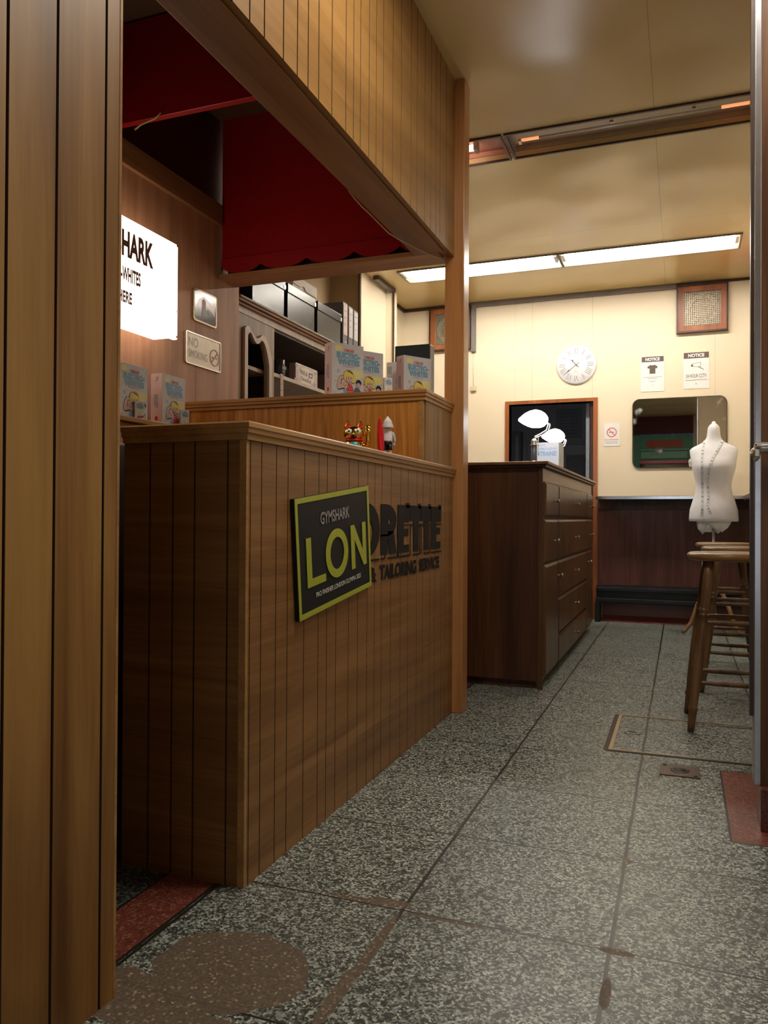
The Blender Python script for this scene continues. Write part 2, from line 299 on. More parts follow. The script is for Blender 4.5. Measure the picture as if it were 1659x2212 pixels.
# ------------------------------------------------------------------ mesh helpers
class B:
    """collects shapes and links them as one mesh object"""
    def __init__(s): s.bm = bmesh.new(); s.mats = []; s.M = Matrix.Identity(4)
    def mi(s, m):
        if m not in s.mats: s.mats.append(m)
        return s.mats.index(m)
    def _fin(s, faces, m, smooth=False):
        i = s.mi(m)
        for f in faces: f.material_index = i; f.smooth = smooth
    def box(s, x0, x1, y0, y1, z0, z1, m, bev=0.0, rot=None, piv=None):
        if x0 > x1: x0, x1 = x1, x0
        if y0 > y1: y0, y1 = y1, y0
        if z0 > z1: z0, z1 = z1, z0
        r = bmesh.ops.create_cube(s.bm, size=1.0)
        vs = r['verts']
        for v in vs: v.co = Vector(((x0 + x1) / 2 + v.co.x * (x1 - x0), (y0 + y1) / 2 + v.co.y * (y1 - y0), (z0 + z1) / 2 + v.co.z * (z1 - z0)))
        fs = set(f for v in vs for f in v.link_faces)
        if bev:
            es = set(e for v in vs for e in v.link_edges)
            q = bmesh.ops.bevel(s.bm, geom=list(es), offset=bev, segments=2, affect='EDGES', profile=0.5)
            vs = set(v for f in q['faces'] for v in f.verts) | set(v for f in fs if f.is_valid for v in f.verts)
            fs = set(f for v in vs for f in v.link_faces)
        T = s.M
        if rot is not None:
            p = Vector(piv if piv else ((x0 + x1) / 2, (y0 + y1) / 2, (z0 + z1) / 2))
            T = s.M @ Matrix.Translation(p) @ rot.to_4x4() @ Matrix.Translation(-p)
        for v in vs: v.co = T @ v.co
        s._fin(fs, m); return s
    def prism(s, pts, h, m, O=(0, 0, 0), ux=(1, 0, 0), uy=(0, 1, 0), smooth=False):
        """2D polygon extruded by h along ux x uy"""
        O, ux, uy = Vector(O), Vector(ux), Vector(uy); n = ux.cross(uy)
        a = [s.bm.verts.new(s.M @ (O + ux * p[0] + uy * p[1])) for p in pts]
        fs = []
        if abs(h) < 1e-9:
            fs.append(s.bm.faces.new(a))
        else:
            bq = [s.bm.verts.new(s.M @ (O + ux * p[0] + uy * p[1] + n * h)) for p in pts]
            k = len(pts)
            fs.append(s.bm.faces.new(list(reversed(a)))); fs.append(s.bm.faces.new(bq))
            for i in range(k):
                f = s.bm.faces.new((a[i], a[(i + 1) % k], bq[(i + 1) % k], bq[i])); fs.append(f)
        s._fin(fs, m)
        if smooth and abs(h) > 1e-9:
            for f in fs[2:]: f.smooth = True
        return s
    def strip_frame(s, outer, inner, h, m, O, ux, uy):
        """ring between two loops with the same count"""
        O, ux, uy = Vector(O), Vector(ux), Vector(uy); n = ux.cross(uy); k = len(outer)
        P = lambda p, t: s.bm.verts.new(s.M @ (O + ux * p[0] + uy * p[1] + n * t))
        o0 = [P(p, 0) for p in outer]; i0 = [P(p, 0) for p in inner]; o1 = [P(p, h) for p in outer]; i1 = [P(p, h) for p in inner]
        fs = []
        for i in range(k):
            j = (i + 1) % k
            fs += [s.bm.faces.new((o1[i], o1[j], i1[j], i1[i])), s.bm.faces.new((o0[j], o0[i], i0[i], i0[j])),
                   s.bm.faces.new((o0[i], o0[j], o1[j], o1[i])), s.bm.faces.new((i0[j], i0[i], i1[i], i1[j]))]
        s._fin(fs, m); return s
    def tube(s, path, r, m, seg=10, cap=True):
        path = [Vector(p) for p in path]; k = len(path)
        rs = r if isinstance(r, (list, tuple)) else [r] * k
        rings = []; up = None
        for i, p in enumerate(path):
            t = (path[min(i + 1, k - 1)] - path[max(i - 1, 0)]).normalized()
            if up is None: up = Vector((0, 0, 1)) if abs(t.z) < 0.9 else Vector((1, 0, 0))
            a = t.cross(up).normalized(); up2 = a.cross(t).normalized(); up = up2
            rings.append([s.bm.verts.new(s.M @ (p + (a * math.cos(2 * PI * j / seg) + up2 * math.sin(2 * PI * j / seg)) * rs[i])) for j in range(seg)])
        fs = []
        for i in range(k - 1):
            for j in range(seg):
                fs.append(s.bm.faces.new((rings[i][j], rings[i][(j + 1) % seg], rings[i + 1][(j + 1) % seg], rings[i + 1][j])))
        s._fin(fs, m, True)
        if cap: s._fin([s.bm.faces.new(list(reversed(rings[0]))), s.bm.faces.new(rings[-1])], m)
        return s
    def lathe(s, prof, m, O=(0, 0, 0), seg=24, ax='z', smooth=True):
        """prof: (radius, height) list"""
        O = Vector(O); rings = []
        for r, h in prof:
            ring = []
            for j in range(seg):
                a = 2 * PI * j / seg; c, d = math.cos(a) * max(r, 1e-4), math.sin(a) * max(r, 1e-4)
                v = {'z': Vector((c, d, h)), 'y': Vector((d, h, c)), 'x': Vector((h, c, d))}[ax]
                ring.append(s.bm.verts.new(s.M @ (O + v)))
            rings.append(ring)
        fs = []
        for i in range(len(rings) - 1):
            for j in range(seg):
                fs.append(s.bm.faces.new((rings[i][j], rings[i][(j + 1) % seg], rings[i + 1][(j + 1) % seg], rings[i + 1][j])))
        s._fin(fs, m, smooth)
        s._fin([s.bm.faces.new(list(reversed(rings[0]))), s.bm.faces.new(rings[-1])], m)
        return s
    def loft(s, secs, m, seg=32, power=2.0):
        """secs: (cx, cy, z, a, b)"""
        rings = []
        for cx, cy, z, a, b_ in secs:
            ring = []
            for j in range(seg):
                t = 2 * PI * j / seg; c, d = math.cos(t), math.sin(t)
                ring.append(s.bm.verts.new(s.M @ Vector((cx + a * math.copysign(abs(c) ** (2 / power), c), cy + b_ * math.copysign(abs(d) ** (2 / power), d), z))))
            rings.append(ring)
        fs = []
        for i in range(len(rings) - 1):
            for j in range(seg):
                fs.append(s.bm.faces.new((rings[i][j], rings[i][(j + 1) % seg], rings[i + 1][(j + 1) % seg], rings[i + 1][j])))
        fs += [s.bm.faces.new(list(reversed(rings[0]))), s.bm.faces.new(rings[-1])]
        s._fin(fs, m, True); return s
    def ball(s, c, r, m, sc=(1, 1, 1), seg=20):
        q = bmesh.ops.create_uvsphere(s.bm, u_segments=seg, v_segments=seg // 2 + 2, radius=1.0)
        for v in q['verts']: v.co = s.M @ Vector((c[0] + v.co.x * r * sc[0], c[1] + v.co.y * r * sc[1], c[2] + v.co.z * r * sc[2]))
        s._fin(set(f for v in q['verts'] for f in v.link_faces), m, True); return s
    def text(s, txt, x, y, wd, ht, m, O, ux, uy, bold=0.0, depth=0.0, align='l', shear=0.0):
        """flat lettering: its bounding box fills (x..x+wd, y..y+ht) of the plane O, ux, uy"""
        vs, fc = text_geo(txt, bold, shear)
        O, ux, uy = Vector(O), Vector(ux), Vector(uy); n = ux.cross(uy).normalized()
        xs = [v[0] for v in vs]; ys = [v[1] for v in vs]; x0, x1, y0, y1 = min(xs), max(xs), min(ys), max(ys)
        V = [s.bm.verts.new(s.M @ (O + ux * (x + (v[0] - x0) / (x1 - x0) * wd) + uy * (y + (v[1] - y0) / (y1 - y0) * ht) + n * depth)) for v in vs]
        fs = []
        for f in fc:
            try: fs.append(s.bm.faces.new([V[i] for i in f]))
            except ValueError: pass
        s._fin(fs, m); return s
    def obj(s, name, parent=None, loc=None, world=True, bevel=0, label=None):
        """world=True: the shapes were given in world coordinates; the parent sits at its own location"""
        me = bpy.data.meshes.new(name)
        bmesh.ops.recalc_face_normals(s.bm, faces=[f for f in s.bm.faces])
        s.bm.to_mesh(me); s.bm.free()
        for m in s.mats: me.materials.append(m)
        o = bpy.data.objects.new(name, me); C.objects.link(o)
        if loc: o.location = loc
        if parent is not None:
            o.parent = parent
            if world: o.matrix_parent_inverse = world_of(parent).inverted()
        if bevel:
            md = o.modifiers.new('bevel', 'BEVEL'); md.width = bevel; md.segments = 2; md.limit_method = 'ANGLE'
        if label: o['label'] = label
        return o
def world_of(o):
    m = Matrix.LocRotScale(o.location, o.rotation_euler, o.scale)
    if o.parent: m = world_of(o.parent) @ o.matrix_parent_inverse @ m
    return m
_tg = {}
def text_geo(txt, bold, shear):
    k = (txt, bold, shear)
    if k in _tg: return _tg[k]
    cu = bpy.data.curves.new('lettering', 'FONT'); cu.body = txt; cu.offset = bold; cu.shear = shear; cu.fill_mode = 'FRONT'; cu.resolution_u = 4
    o = bpy.data.objects.new('lettering', cu)
    me = bpy.data.meshes.new_from_object(o)
    vs = [tuple(v.co) for v in me.vertices]; fc = [tuple(p.vertices) for p in me.polygons]
    bpy.data.objects.remove(o); bpy.data.curves.remove(cu); bpy.data.meshes.remove(me)
    _tg[k] = (vs, fc); return _tg[k]
def tag(o, label, cat, group=None):
    o['label'] = label; o['category'] = cat
    if group: o['group'] = group
    return o
def thing(name, label, cat, loc, rotz=0.0, group=None):
    o = bpy.data.objects.new(name, None); C.objects.link(o); o.location = loc; o.rotation_euler = (0, 0, rotz); o.empty_display_size = 0.05
    return tag(o, label, cat, group)
def struct(o): o['kind'] = 'structure'; return o
def copy_tree(o, parent=None):
    c = o.copy(); C.objects.link(c)
    if parent is not None: c.parent = parent
    for ch in list(o.children): copy_tree(ch, c)
    return c
def ell(cx, cy, rx, ry, n=20, a0=0, a1=2 * PI): return [(cx + rx * math.cos(a0 + (a1 - a0) * i / n), cy + ry * math.sin(a0 + (a1 - a0) * i / n)) for i in range(n)]
def rrect(x0, x1, y0, y1, r, n=6):
    P = []
    for cx, cy, a in ((x1 - r, y0 + r, -PI / 2), (x1 - r, y1 - r, 0), (x0 + r, y1 - r, PI / 2), (x0 + r, y0 + r, PI)):
        for i in range(n + 1): P.append((cx + r * math.cos(a + PI / 2 * i / n), cy + r * math.sin(a + PI / 2 * i / n)))
    return P
def grooved(b, a0, a1, grooves, z0, z1, face, back, axis, m, mg, depth=0.006, gw=0.0028):
    """a vertical board with V grooves; axis 'y': runs along y, face at x=face. axis 'x': runs along x, face at y=face"""
    d = 1 if face > back else -1
    pts = [(a0, back), (a0, face)]
    for g in sorted(grooves):
        if a0 + gw * 2 < g < a1 - gw * 2:
            pts += [(g - gw, face), (g - gw * 0.4, face - d * depth), (g + gw * 0.4, face - d * depth), (g + gw, face)]
    pts += [(a1, face), (a1, back)]
    k = len(pts)
    P = (lambda p, z: (p[1], p[0], z)) if axis == 'y' else (lambda p, z: (p[0], p[1], z))
    lo = [b.bm.verts.new(P(p, z0)) for p in pts]; hi = [b.bm.verts.new(P(p, z1)) for p in pts]
    i0, i1 = b.mi(m), b.mi(mg)
    for i in range(k):
        j = (i + 1) % k; f = b.bm.faces.new((lo[i], lo[j], hi[j], hi[i]))
        deep = abs(pts[i][1] - (face - d * depth)) < 1e-6 or abs(pts[j][1] - (face - d * depth)) < 1e-6
        f.material_index = i1 if deep else i0
    for lst in (lo, hi):
        f = b.bm.faces.new(lst); f.material_index = i0
    return b
GROOVE = flat('groove_painted_shade', (0.05, 0.022, 0.008), 0.7)  # shade inside the board grooves, painted as dark brown

CZ = 2.775   # ceiling height
# ------------------------------------------------------------------ setting
b = B(); b.box(-3.2, 1.6, -2.2, 8.4, -0.05, 0, FLOOR); struct(b.obj('floor'))
# ceiling with two recessed light slots
b = B()
slots = [(-2.05, 0.345, 3.875, 4.150), (-2.08, 0.375, 5.76, 6.06)]
ys = [-2.2, 3.875, 4.150, 5.76, 6.06, 6.95]
b.box(-3.2, 1.6, -2.2, 3.875, CZ, CZ + 0.03, CEILM); b.box(-3.2, 1.6, 4.15, 5.76, CZ, CZ + 0.03, CEILM); b.box(-3.2, 1.6, 6.06, 6.95, CZ, CZ + 0.03, CEILM)
for x0, x1, y0, y1 in slots:
    b.box(-3.2, x0, y0, y1, CZ, CZ + 0.03, CEILM); b.box(x1, 1.6, y0, y1, CZ, CZ + 0.03, CEILM)
struct(b.obj('ceiling'))
# back wall with the doorway
DX0, DX1, DZ = -1.42, -0.70, 1.848
b = B(); YB = 6.85
b.box(-2.6, DX0, YB, YB + 0.1, 0, CZ, WALLM); b.box(DX1, 1.6, YB, YB + 0.1, 0.0, CZ, WALLM); b.box(DX0, DX1, YB, YB + 0.1, DZ, CZ, WALLM)
struct(b.obj('wall_back'))
b = B(); b.box(0.54, 0.64, 2.47, YB, 0, CZ, WALLM); struct(b.obj('wall_right'))
b = B(); b.box(0.95, 1.05, -2.0, 2.39, 0, CZ, WALLM); struct(b.obj('wall_front_right'))
b = B(); b.box(-2.52, -2.41, 6.291, YB, 0, CZ, WALLM); struct(b.obj('wall_left'))
b = B(); b.box(-2.70, -2.59, 3.43, 5.70, 0, CZ, WALLO); struct(b.obj('wall_alcove'))
b = B(); b.box(-2.59, -2.346, 5.62, 6.189, 0, CZ, WALLO); struct(b.obj('wall_alcove_end'))
b = B(); b.box(-2.75, -2.275, 6.19, 6.29, 0, CZ, WALLM); b.box(-2.345, -2.338, 5.641, 6.189, 0, CZ, WALLM); struct(b.obj('wall_column'))
b = B(); b.box(-2.345, -2.335, 5.61, 5.64, 0, CZ, DKTRIM); b.box(-2.275, -2.262, 6.18, 6.195, 0, CZ - 0.03, DKTRIM); struct(b.obj('trim_1'))
b = B(); b.box(-2.30, -2.255, 5.80, 6.20, CZ - 0.032, CZ, DKTRIM); struct(b.obj('trim_2'))
b = B(); b.box(-2.41, -1.78, YB - 0.02, YB, CZ - 0.028, CZ, DKTRIM); b.box(-2.41, -2.39, 6.1, YB, CZ - 0.028, CZ, DKTRIM); b.box(-0.04, 0.54, YB - 0.014, YB, CZ - 0.02, CZ, DKTRIM); struct(b.obj('trim_3'))
# doorway frame and the room behind
b = B(); b.box(DX0 - 0.035, DX0, YB - 0.012, YB + 0.10, 0, DZ + 0.03, W_VNT); b.box(DX1, DX1 + 0.035, YB - 0.012, YB + 0.10, 0, DZ + 0.03, W_VNT); b.box(DX0, DX1, YB - 0.012, YB + 0.1, DZ, DZ + 0.03, W_VNT)
b.box(DX1 - 0.03, DX1, YB + 0.03, YB + 0.06, 0, DZ, W_DRK); b.box(DX1 - 0.075, DX1 - 0.045, YB + 0.12, YB + 0.75, 0, DZ + 0.05, BLUEG)
struct(b.obj('door_1'))
b = B(); b.box(-2.2, 0.2, 8.2, 8.3, 0, 2.6, BLUEG); struct(b.obj('wall_back_room'))
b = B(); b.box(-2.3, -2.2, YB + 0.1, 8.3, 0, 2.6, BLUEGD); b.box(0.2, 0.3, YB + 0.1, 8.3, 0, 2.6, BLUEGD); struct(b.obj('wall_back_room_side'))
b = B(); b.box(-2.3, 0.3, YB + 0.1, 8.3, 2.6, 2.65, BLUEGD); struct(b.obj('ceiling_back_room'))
# panelled door in the back room and louvre vent above it
t = thing('panelled_door', 'dark blue-grey panelled door inside the room beyond the back doorway', 'door', (-1.15, 8.19, 0))
b = B(); b.box(-1.50, -0.80, 8.15, 8.19, 0, 1.60, BLUEG, 0.004); b.obj('door_leaf', t)
b = B(); b.strip_frame([(-1.10, 0.75), (-0.90, 0.75), (-0.90, 1.50), (-1.10, 1.50)], [(-1.08, 0.77), (-0.92, 0.77), (-0.92, 1.48), (-1.08, 1.48)], 0.012, BLUEGD, (0, 8.15, 0), (1, 0, 0), (0, 0, 1))
b.box(-1.08, -0.92, 8.147, 8.151, 0.77, 1.48, BLUEGD); b.obj('panel', t)
b = B(); b.box(-1.42, -1.20, 8.147, 8.151, 0.77, 1.48, BLUEGD); b.obj('panel', t)
t = thing('wall_louvre', 'pale slatted ventilation louvre high in the dark room beyond the back doorway', 'vent', (-1.1, 8.2, 1.68))
b = B(); b.box(-1.21, -0.96, 8.18, 8.199, 1.68, 1.97, flat('louvre_grey', (0.22, 0.24, 0.28), 0.5), 0.004); b.obj('frame', t)
b = B()
for i in range(7):
    for x0 in (-1.18, -1.075): b.box(x0, x0 + 0.085, 8.168, 8.182, 1.715 + i * 0.034, 1.728 + i * 0.034, BLUEGD)
b.obj('slat', t)
t = tag(B().box(-2.0, -1.55, 8.05, 8.19, 0, 1.75, BLUEGD, 0.006).box(-1.79, -1.76, 8.035, 8.05, 0.1, 1.7, BLUEG).box(-1.6, -1.57, 8.035, 8.05, 0.1, 1.7, BLUEG).obj('tall_locker'), 'tall dark grey locker standing left in the room beyond the back doorway', 'locker')

# entrance wall behind the camera, the mirror on the back wall shows it
b = B(); b.box(-2.7, -0.85, -2.1, -2.0, 0, CZ, WALLM); b.box(0.62, 1.05, -2.1, -2.0, 0, CZ, WALLM); b.box(-0.85, 0.62, -2.1, -2.0, 2.62, CZ, WALLM); struct(b.obj('wall_entrance'))
b = B(); b.box(-0.85, -0.74, -2.1, -1.98, 0, 2.62, GREENP); b.box(0.14, 0.20, -2.1, -1.98, 0, 2.40, GREENP); b.box(-0.74, 0.14, -2.1, -1.97, 1.90, 1.955, REDG)
b.box(-0.74, 0.14, -2.1, -2.08, 0, 1.899, GLASSD); b.box(-0.74, 0.14, -2.1, -2.0, 1.96, 2.44, GREENP); b.box(-0.62, 0.02, -2.0, -1.985, 2.20, 2.34, REDPAN); b.box(-0.72, 0.10, -2.0, -1.93, 1.99, 2.12, GREENL); b.box(-0.74, 0.14, -2.0, -1.95, 2.14, 2.17, GREENL)
b.box(-0.85, 0.20, -1.98, -1.90, 2.45, CZ, MAROON); b.box(0.20, 0.62, -2.1, -2.0, 0, 2.62, WALLM); b.box(0.50, 0.53, -1.99, -1.95, 0, CZ, STEEL)
struct(b.obj('door_2'))
# front right partition: door edge with metal strip, brown door leaf, lever
b = B(); b.box(0.206, 0.95, 2.40, 2.46, 0.118, CZ, W_DOR); dl = struct(b.obj('door_3'))
b = B(); b.box(0.189, 0.206, 2.398, 2.462, 0.118, CZ, STEEL, 0.002); b.obj('edge_strip', dl, label='polished metal edge strip')
b = B(); b.box(0.212, 0.95, 2.4605, 2.468, 0.118, CZ, WALLM); b.obj('cream_back', dl, label='cream back face')
b = B(); b.box(0.181, 0.189, 2.43, 2.46, 0.30, CZ, DKTRIM); b.obj('door_stop', dl)
b = B(); b.lathe([(0.0, -0.02), (0.012, -0.018), (0.014, 0.0), (0.014, 0.1), (0.010, 0.106), (0, 0.107)], ALU, (0.206, 2.372, 1.047), ax='x')
b.box(0.186, 0.30, 2.36, 2.384, 1.038, 1.062, ALU, 0.006); b.ball((0.189, 2.375, 1.03), 0.013, ALU, (1.0, 1.0, 1.5)); b.box(0.184, 0.20, 2.36, 2.40, 1.02, 1.045, ALU, 0.004)
b.obj('door_handle', dl)
b = B(); b.prism([(2.37, 0), (3.15, 0), (3.15, 0.118), (2.47, 0.118), (2.37, 0.118)], 0.05, STONEM, (0.253, 0, 0), (0, 1, 0), (0, 0, 1)); b.box(0.204, 0.95, 2.37, 2.47, 0, 0.117, STONEM, 0.003)
struct(b.obj('baseboard_right'))

# kiosk walls
PX = -0.935
b = B(); grooved(b, -2.0, 1.131, [0.83, 0.885, 0.984, 1.097, 0.73, 0.62, 0.5, 0.35, 0.2, 0.0, -0.3], 0, CZ, PX, -1.03, 'y', W_PIL, GROOVE, 0.005, 0.003)
struct(b.obj('wall_kiosk_front'))
b = B(); b.box(-1.045, PX + 0.001, 1.131, 1.139, 0, CZ, W_TRM, 0.0015); struct(b.obj('trim_4'))
b = B(); grooved(b, 0.4, 3.42, [1.1, 1.6, 2.05, 2.87, 3.05], 0, 2.34, -2.08, -2.14, 'y', W_WAL, W_WAL, 0.002, 0.0012); struct(b.obj('wall_kiosk_left'))
b = B(); b.box(-2.14, -2.062, 0.4, 3.24, 2.245, 2.345, W_BEM, 0.003); struct(b.obj('trim_5'))
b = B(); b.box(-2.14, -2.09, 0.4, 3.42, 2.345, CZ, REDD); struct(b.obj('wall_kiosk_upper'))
b = B(); b.box(-2.14, -1.03, 0.3, 0.4, 0, CZ, W_WAL); struct(b.obj('wall_kiosk_end'))
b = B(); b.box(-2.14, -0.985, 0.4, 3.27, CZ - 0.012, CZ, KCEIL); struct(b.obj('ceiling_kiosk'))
# fascia planks over the counter
G_F = [1.576, 1.644, 1.74, 1.816, 1.879, 1.944, 2.031, 2.13, 2.188, 2.243, 2.314, 2.377, 2.441, 2.533, 2.619, 2.728, 2.799, 2.895, 2.974, 3.043, 3.101, 3.19, 1.5, 1.41, 1.35, 1.25]
b = B(); grooved(b, 1.14, 3.318, G_F, 1.996, CZ, PX, -0.953, 'y', W_FAS, GROOVE, 0.005, 0.0026); b.box(-0.985, -0.953, 1.14, 3.318, 1.999, CZ, W_BEM)
tag(b.obj('plank_fascia'), 'oak plank fascia hanging from the ceiling above the long counter', 'fascia')
b = B(); b.box(-1.09, -0.958, 1.14, 3.235, 1.991, 2.045, W_BEM, 0.003)
tag(b.obj('long_beam'), 'flat oak beam along the underside of the plank fascia', 'beam')
b = B(); b.box(-2.08, -0.985, 3.236, 3.385, 1.991, 2.012, W_BEX, 0.002)
tag(b.obj('cross_beam'), 'thin oak board crossing above the raised counter below the red panel', 'beam')
t = thing('red_pelmet', 'red board pelmet with scalloped lower edge hanging above the cross board', 'pelmet', (-1.58, 3.25, 2.0))
b = B(); b.box(-2.075, -1.0, 3.255, 3.275, 2.094, CZ, RED); b.obj('panel', t)
b = B(); b.box(-2.07, -1.0, 3.30, 3.308, 2.013, 2.13, REDD); b.obj('notch_shade_board', t)  # added dark board, stands in for shade behind the scallop notches
pts = [(-2.07, 2.089), (-2.07, 2.03)]
x = -2.07; k = 0
edges = [-2.07, -1.86, -1.62, -1.38, -1.16, -1.0]
for i in range(5):
    a0, a1 = edges[i], edges[i + 1]
    for q in range(9):
        u = q / 8; pts.append((a0 + (a1 - a0) * u, 2.046 - 0.034 * math.sin(PI * u) ** 0.7))
pts.append((-1.0, 2.089))
pts2 = []
for p in pts:
    if not pts2 or (abs(p[0] - pts2[-1][0]) + abs(p[1] - pts2[-1][1])) > 1e-5: pts2.append(p)
b = B(); b.prism(pts2, 0.008, RED, (0, 3.252, 0), (1, 0, 0), (0, 0, 1)); b.obj('scalloped_edge', t)
b = B(); b.box(-2.075, -1.0, 2.47, 2.50, 2.368, CZ - 0.02, RED, 0.002)
tag(b.obj('red_crossboard'), 'deep red board spanning the kiosk ceiling, nearer than the scalloped pelmet', 'board')
b = B(); b.tube([(-1.96, 2.46, 2.33), (-1.93, 2.46, 2.345), (-1.87, 2.465, 2.36), (-1.84, 2.46, 2.375)], 0.0035, CABLE, 6)
tag(b.obj('short_cable'), 'short pale cable looping under the deep red board', 'cable')
b = B(); b.tube([(-1.094, 2.52, 1.996), (-1.095, 2.58, 1.990), (-1.093, 2.64, 1.984), (-1.094, 2.7, 1.987), (-1.085, 2.78, 1.976), (-1.078, 2.88, 1.968), (-1.07, 2.98, 1.975), (-1.05, 3.1, 1.982), (-1.02, 3.22, 1.985), (-0.98, 3.30, 1.987)], 0.0028, CABLE, 6)
tag(b.obj('drooping_cable'), 'thin yellow cable drooping along the underside of the long oak beam', 'cable')
# post
b = B(); b.box(-0.977, -0.890, 3.32, 3.405, 0, CZ, W_PST, 0.003)
tag(b.obj('oak_post'), 'tall orange oak post from floor to ceiling at the far end of the counter', 'post')

# ------------------------------------------------------------------ counter
G_C = [1.593, 1.645, 1.718, 1.779, 1.873, 1.961, 2.016, 2.079, 2.171, 2.243, 2.32, 2.384, 2.448, 2.537, 2.637, 2.718, 2.82, 2.894, 2.984, 3.053, 3.145, 3.2, 3.271]
def moulding(b, pts2d, z, m, closed=False, out=0.016):
    """a stepped nosing following a polyline (outer face line); pts2d ordered so that outside is on the right"""
    prof = [(0.0, -0.032), (0.006, -0.032), (0.007, -0.020), (0.012, -0.016), (0.013, -0.006), (out, -0.004), (out, 0.006), (out - 0.004, 0.010), (-0.02, 0.010)]
    n = len(pts2d); dirs = []
    for i in range(n):
        p = Vector(pts2d[i])
        d0 = (p - Vector(pts2d[i - 1])).normalized() if i > 0 else None
        d1 = (Vector(pts2d[i + 1]) - p).normalized() if i < n - 1 else None
        r0 = Vector((d0.y, -d0.x)) if d0 else None; r1 = Vector((d1.y, -d1.x)) if d1 else None
        if r0 is None: d = r1
        elif r1 is None: d = r0
        else:
            d = (r0 + r1).normalized(); d = d / max(0.3, d.dot(r0))
        dirs.append((p, d))
    rings = [[b.bm.verts.new((p.x + d.x * o, p.y + d.y * o, z + h)) for o, h in prof] for p, d in dirs]
    i0 = b.mi(m); k = len(prof)
    for i in range(n - 1):
        for j in range(k):
            q = b.bm.faces.new((rings[i][j], rings[i + 1][j], rings[i + 1][(j + 1) % k], rings[i][(j + 1) % k])); q.material_index = i0
    for r in (rings[0], rings[-1]):
        q = b.bm.faces.new(r); q.material_index = i0
    return b
t = thing('shop_counter', 'long grooved oak counter standing on the terrazzo floor in front of the kiosk', 'counter', (-1.1, 2.4, 0))
b = B(); grooved(b, 1.584, 3.318, G_C, 0, 1.055, PX, -0.95, 'y', W_CTR, GROOVE, 0.004, 0.0018); b.obj('long_front', t)
b = B(); grooved(b, -1.277, -0.951, [-1.201, -1.135, -1.074, -0.984], 0, 1.055, 1.574, 1.59, 'x', W_CTE, GROOVE, 0.004, 0.0022); b.obj('end_panel', t)
b = B(); b.box(-0.952, -0.9345, 1.5735, 1.584, 0, 1.055, W_TRM); b.obj('corner_strip', t)
b = B(); b.box(-1.277, -0.951, 1.591, 3.318, 0.0, 1.05, W_CTE); b.obj('body', t)
b = B(); b.box(-1.277, -0.945, 1.58, 3.31, 1.05, 1.066, W_TRM); b.obj('top', t)
b = B(); moulding(b, [(PX, 3.315), (PX, 1.574), (-1.277, 1.574)][::-1], 1.060, W_TRM); b.obj('edge_moulding', t)
# raised counter
t = thing('raised_counter', 'raised orange-brown veneer counter section across the far end of the kiosk', 'counter', (-1.5, 3.1, 1.066))
b = B(); b.box(-2.075, -0.966, 2.93, 2.945, 1.071, 1.345, W_RAI); b.obj('front_panel', t)
b = B(); b.box(-0.966, -0.948, 2.928, 2.95, 1.071, 1.345, W_TRM); b.obj('corner_strip', t)
b = B(); b.box(-0.957, -0.943, 2.951, 3.318, 1.073, 1.345, wood('raised_side_veneer', (0.16, 0.085, 0.035), (0.25, 0.145, 0.065), (0.34, 0.21, 0.10), 'z', 2.0, 0.5)); b.obj('side_panel', t)
b = B(); b.box(-2.075, -0.95, 2.94, 3.318, 1.333, 1.356, W_TRX); b.box(-2.075, -0.98, 3.318, 3.60, 1.333, 1.356, W_TRX); b.obj('top', t)
b = B(); moulding(b, [(-2.075, 2.93), (-0.945, 2.93), (-0.945, 3.315)], 1.345, W_TRX); b.obj('edge_moulding', t)
tag(B().box(-2.075, -1.29, 2.93, 2.945, 0, 1.067, W_RAI).obj('kiosk_partition'), 'dark veneer partition under the raised counter, hidden behind the long counter', 'panel')
# left shelf
t = thing('wall_shelf', 'narrow wooden shelf along the kiosk wall carrying two detergent boxes', 'shelf', (-1.98, 2.2, 1.19))
b = B(); b.box(-2.078, -1.875, 1.2, 2.93, 1.195, 1.214, W_TRM, 0.003); b.obj('board', t)
b = B(); b.box(-2.078, -1.90, 1.2, 2.92, 1.075, 1.194, W_WAL, 0.002); b.obj('apron', t)
t = thing('office_desk', 'dark desk in the shadow behind the counter end', 'desk', (-1.85, 2.1, 0))
b = B(); b.box(-2.075, -1.55, 1.3, 2.9, 0.86, 0.885, W_DRK, 0.003); b.obj('desktop', t)
b = B(); b.box(-1.62, -1.6, 1.3, 2.9, 0.05, 0.86, BLACK); b.obj('modesty_panel', t)
b = B(); b.box(-2.07, -1.56, 1.3, 1.33, 0, 0.86, BLACK); b.obj('side_panel', t)
t = thing('office_chair', 'black chair back glimpsed in the gap left of the counter', 'chair', (-1.5, 1.9, 0))
b = B(); b.prism(rrect(-0.2, 0.2, 0.62, 1.06, 0.12), 0.03, BLACK, (-1.53, 1.9, 0), (0, 1, 0), (0, 0, 1)); b.obj('backrest', t, bevel=0.008)
b = B(); b.box(-1.53, -1.30, 1.70, 2.1, 0.44, 0.49, BLACK, 0.015); b.obj('seat', t)
b = B(); b.tube([(-1.42, 1.9, 0.44), (-1.42, 1.9, 0.05)], 0.02, BLACK); b.tube([(-1.515, 1.9, 0.44), (-1.515, 1.9, 0.7)], 0.015, BLACK); b.obj('column', t)
for k in range(5):
    a = 2 * PI * k / 5 + 0.3
    b = B(); b.tube([(-1.42, 1.9, 0.06), (-1.42 + 0.1 * math.cos(a), 1.9 + 0.17 * math.sin(a), 0.02)], 0.015, BLACK, 8); b.obj('leg', t)

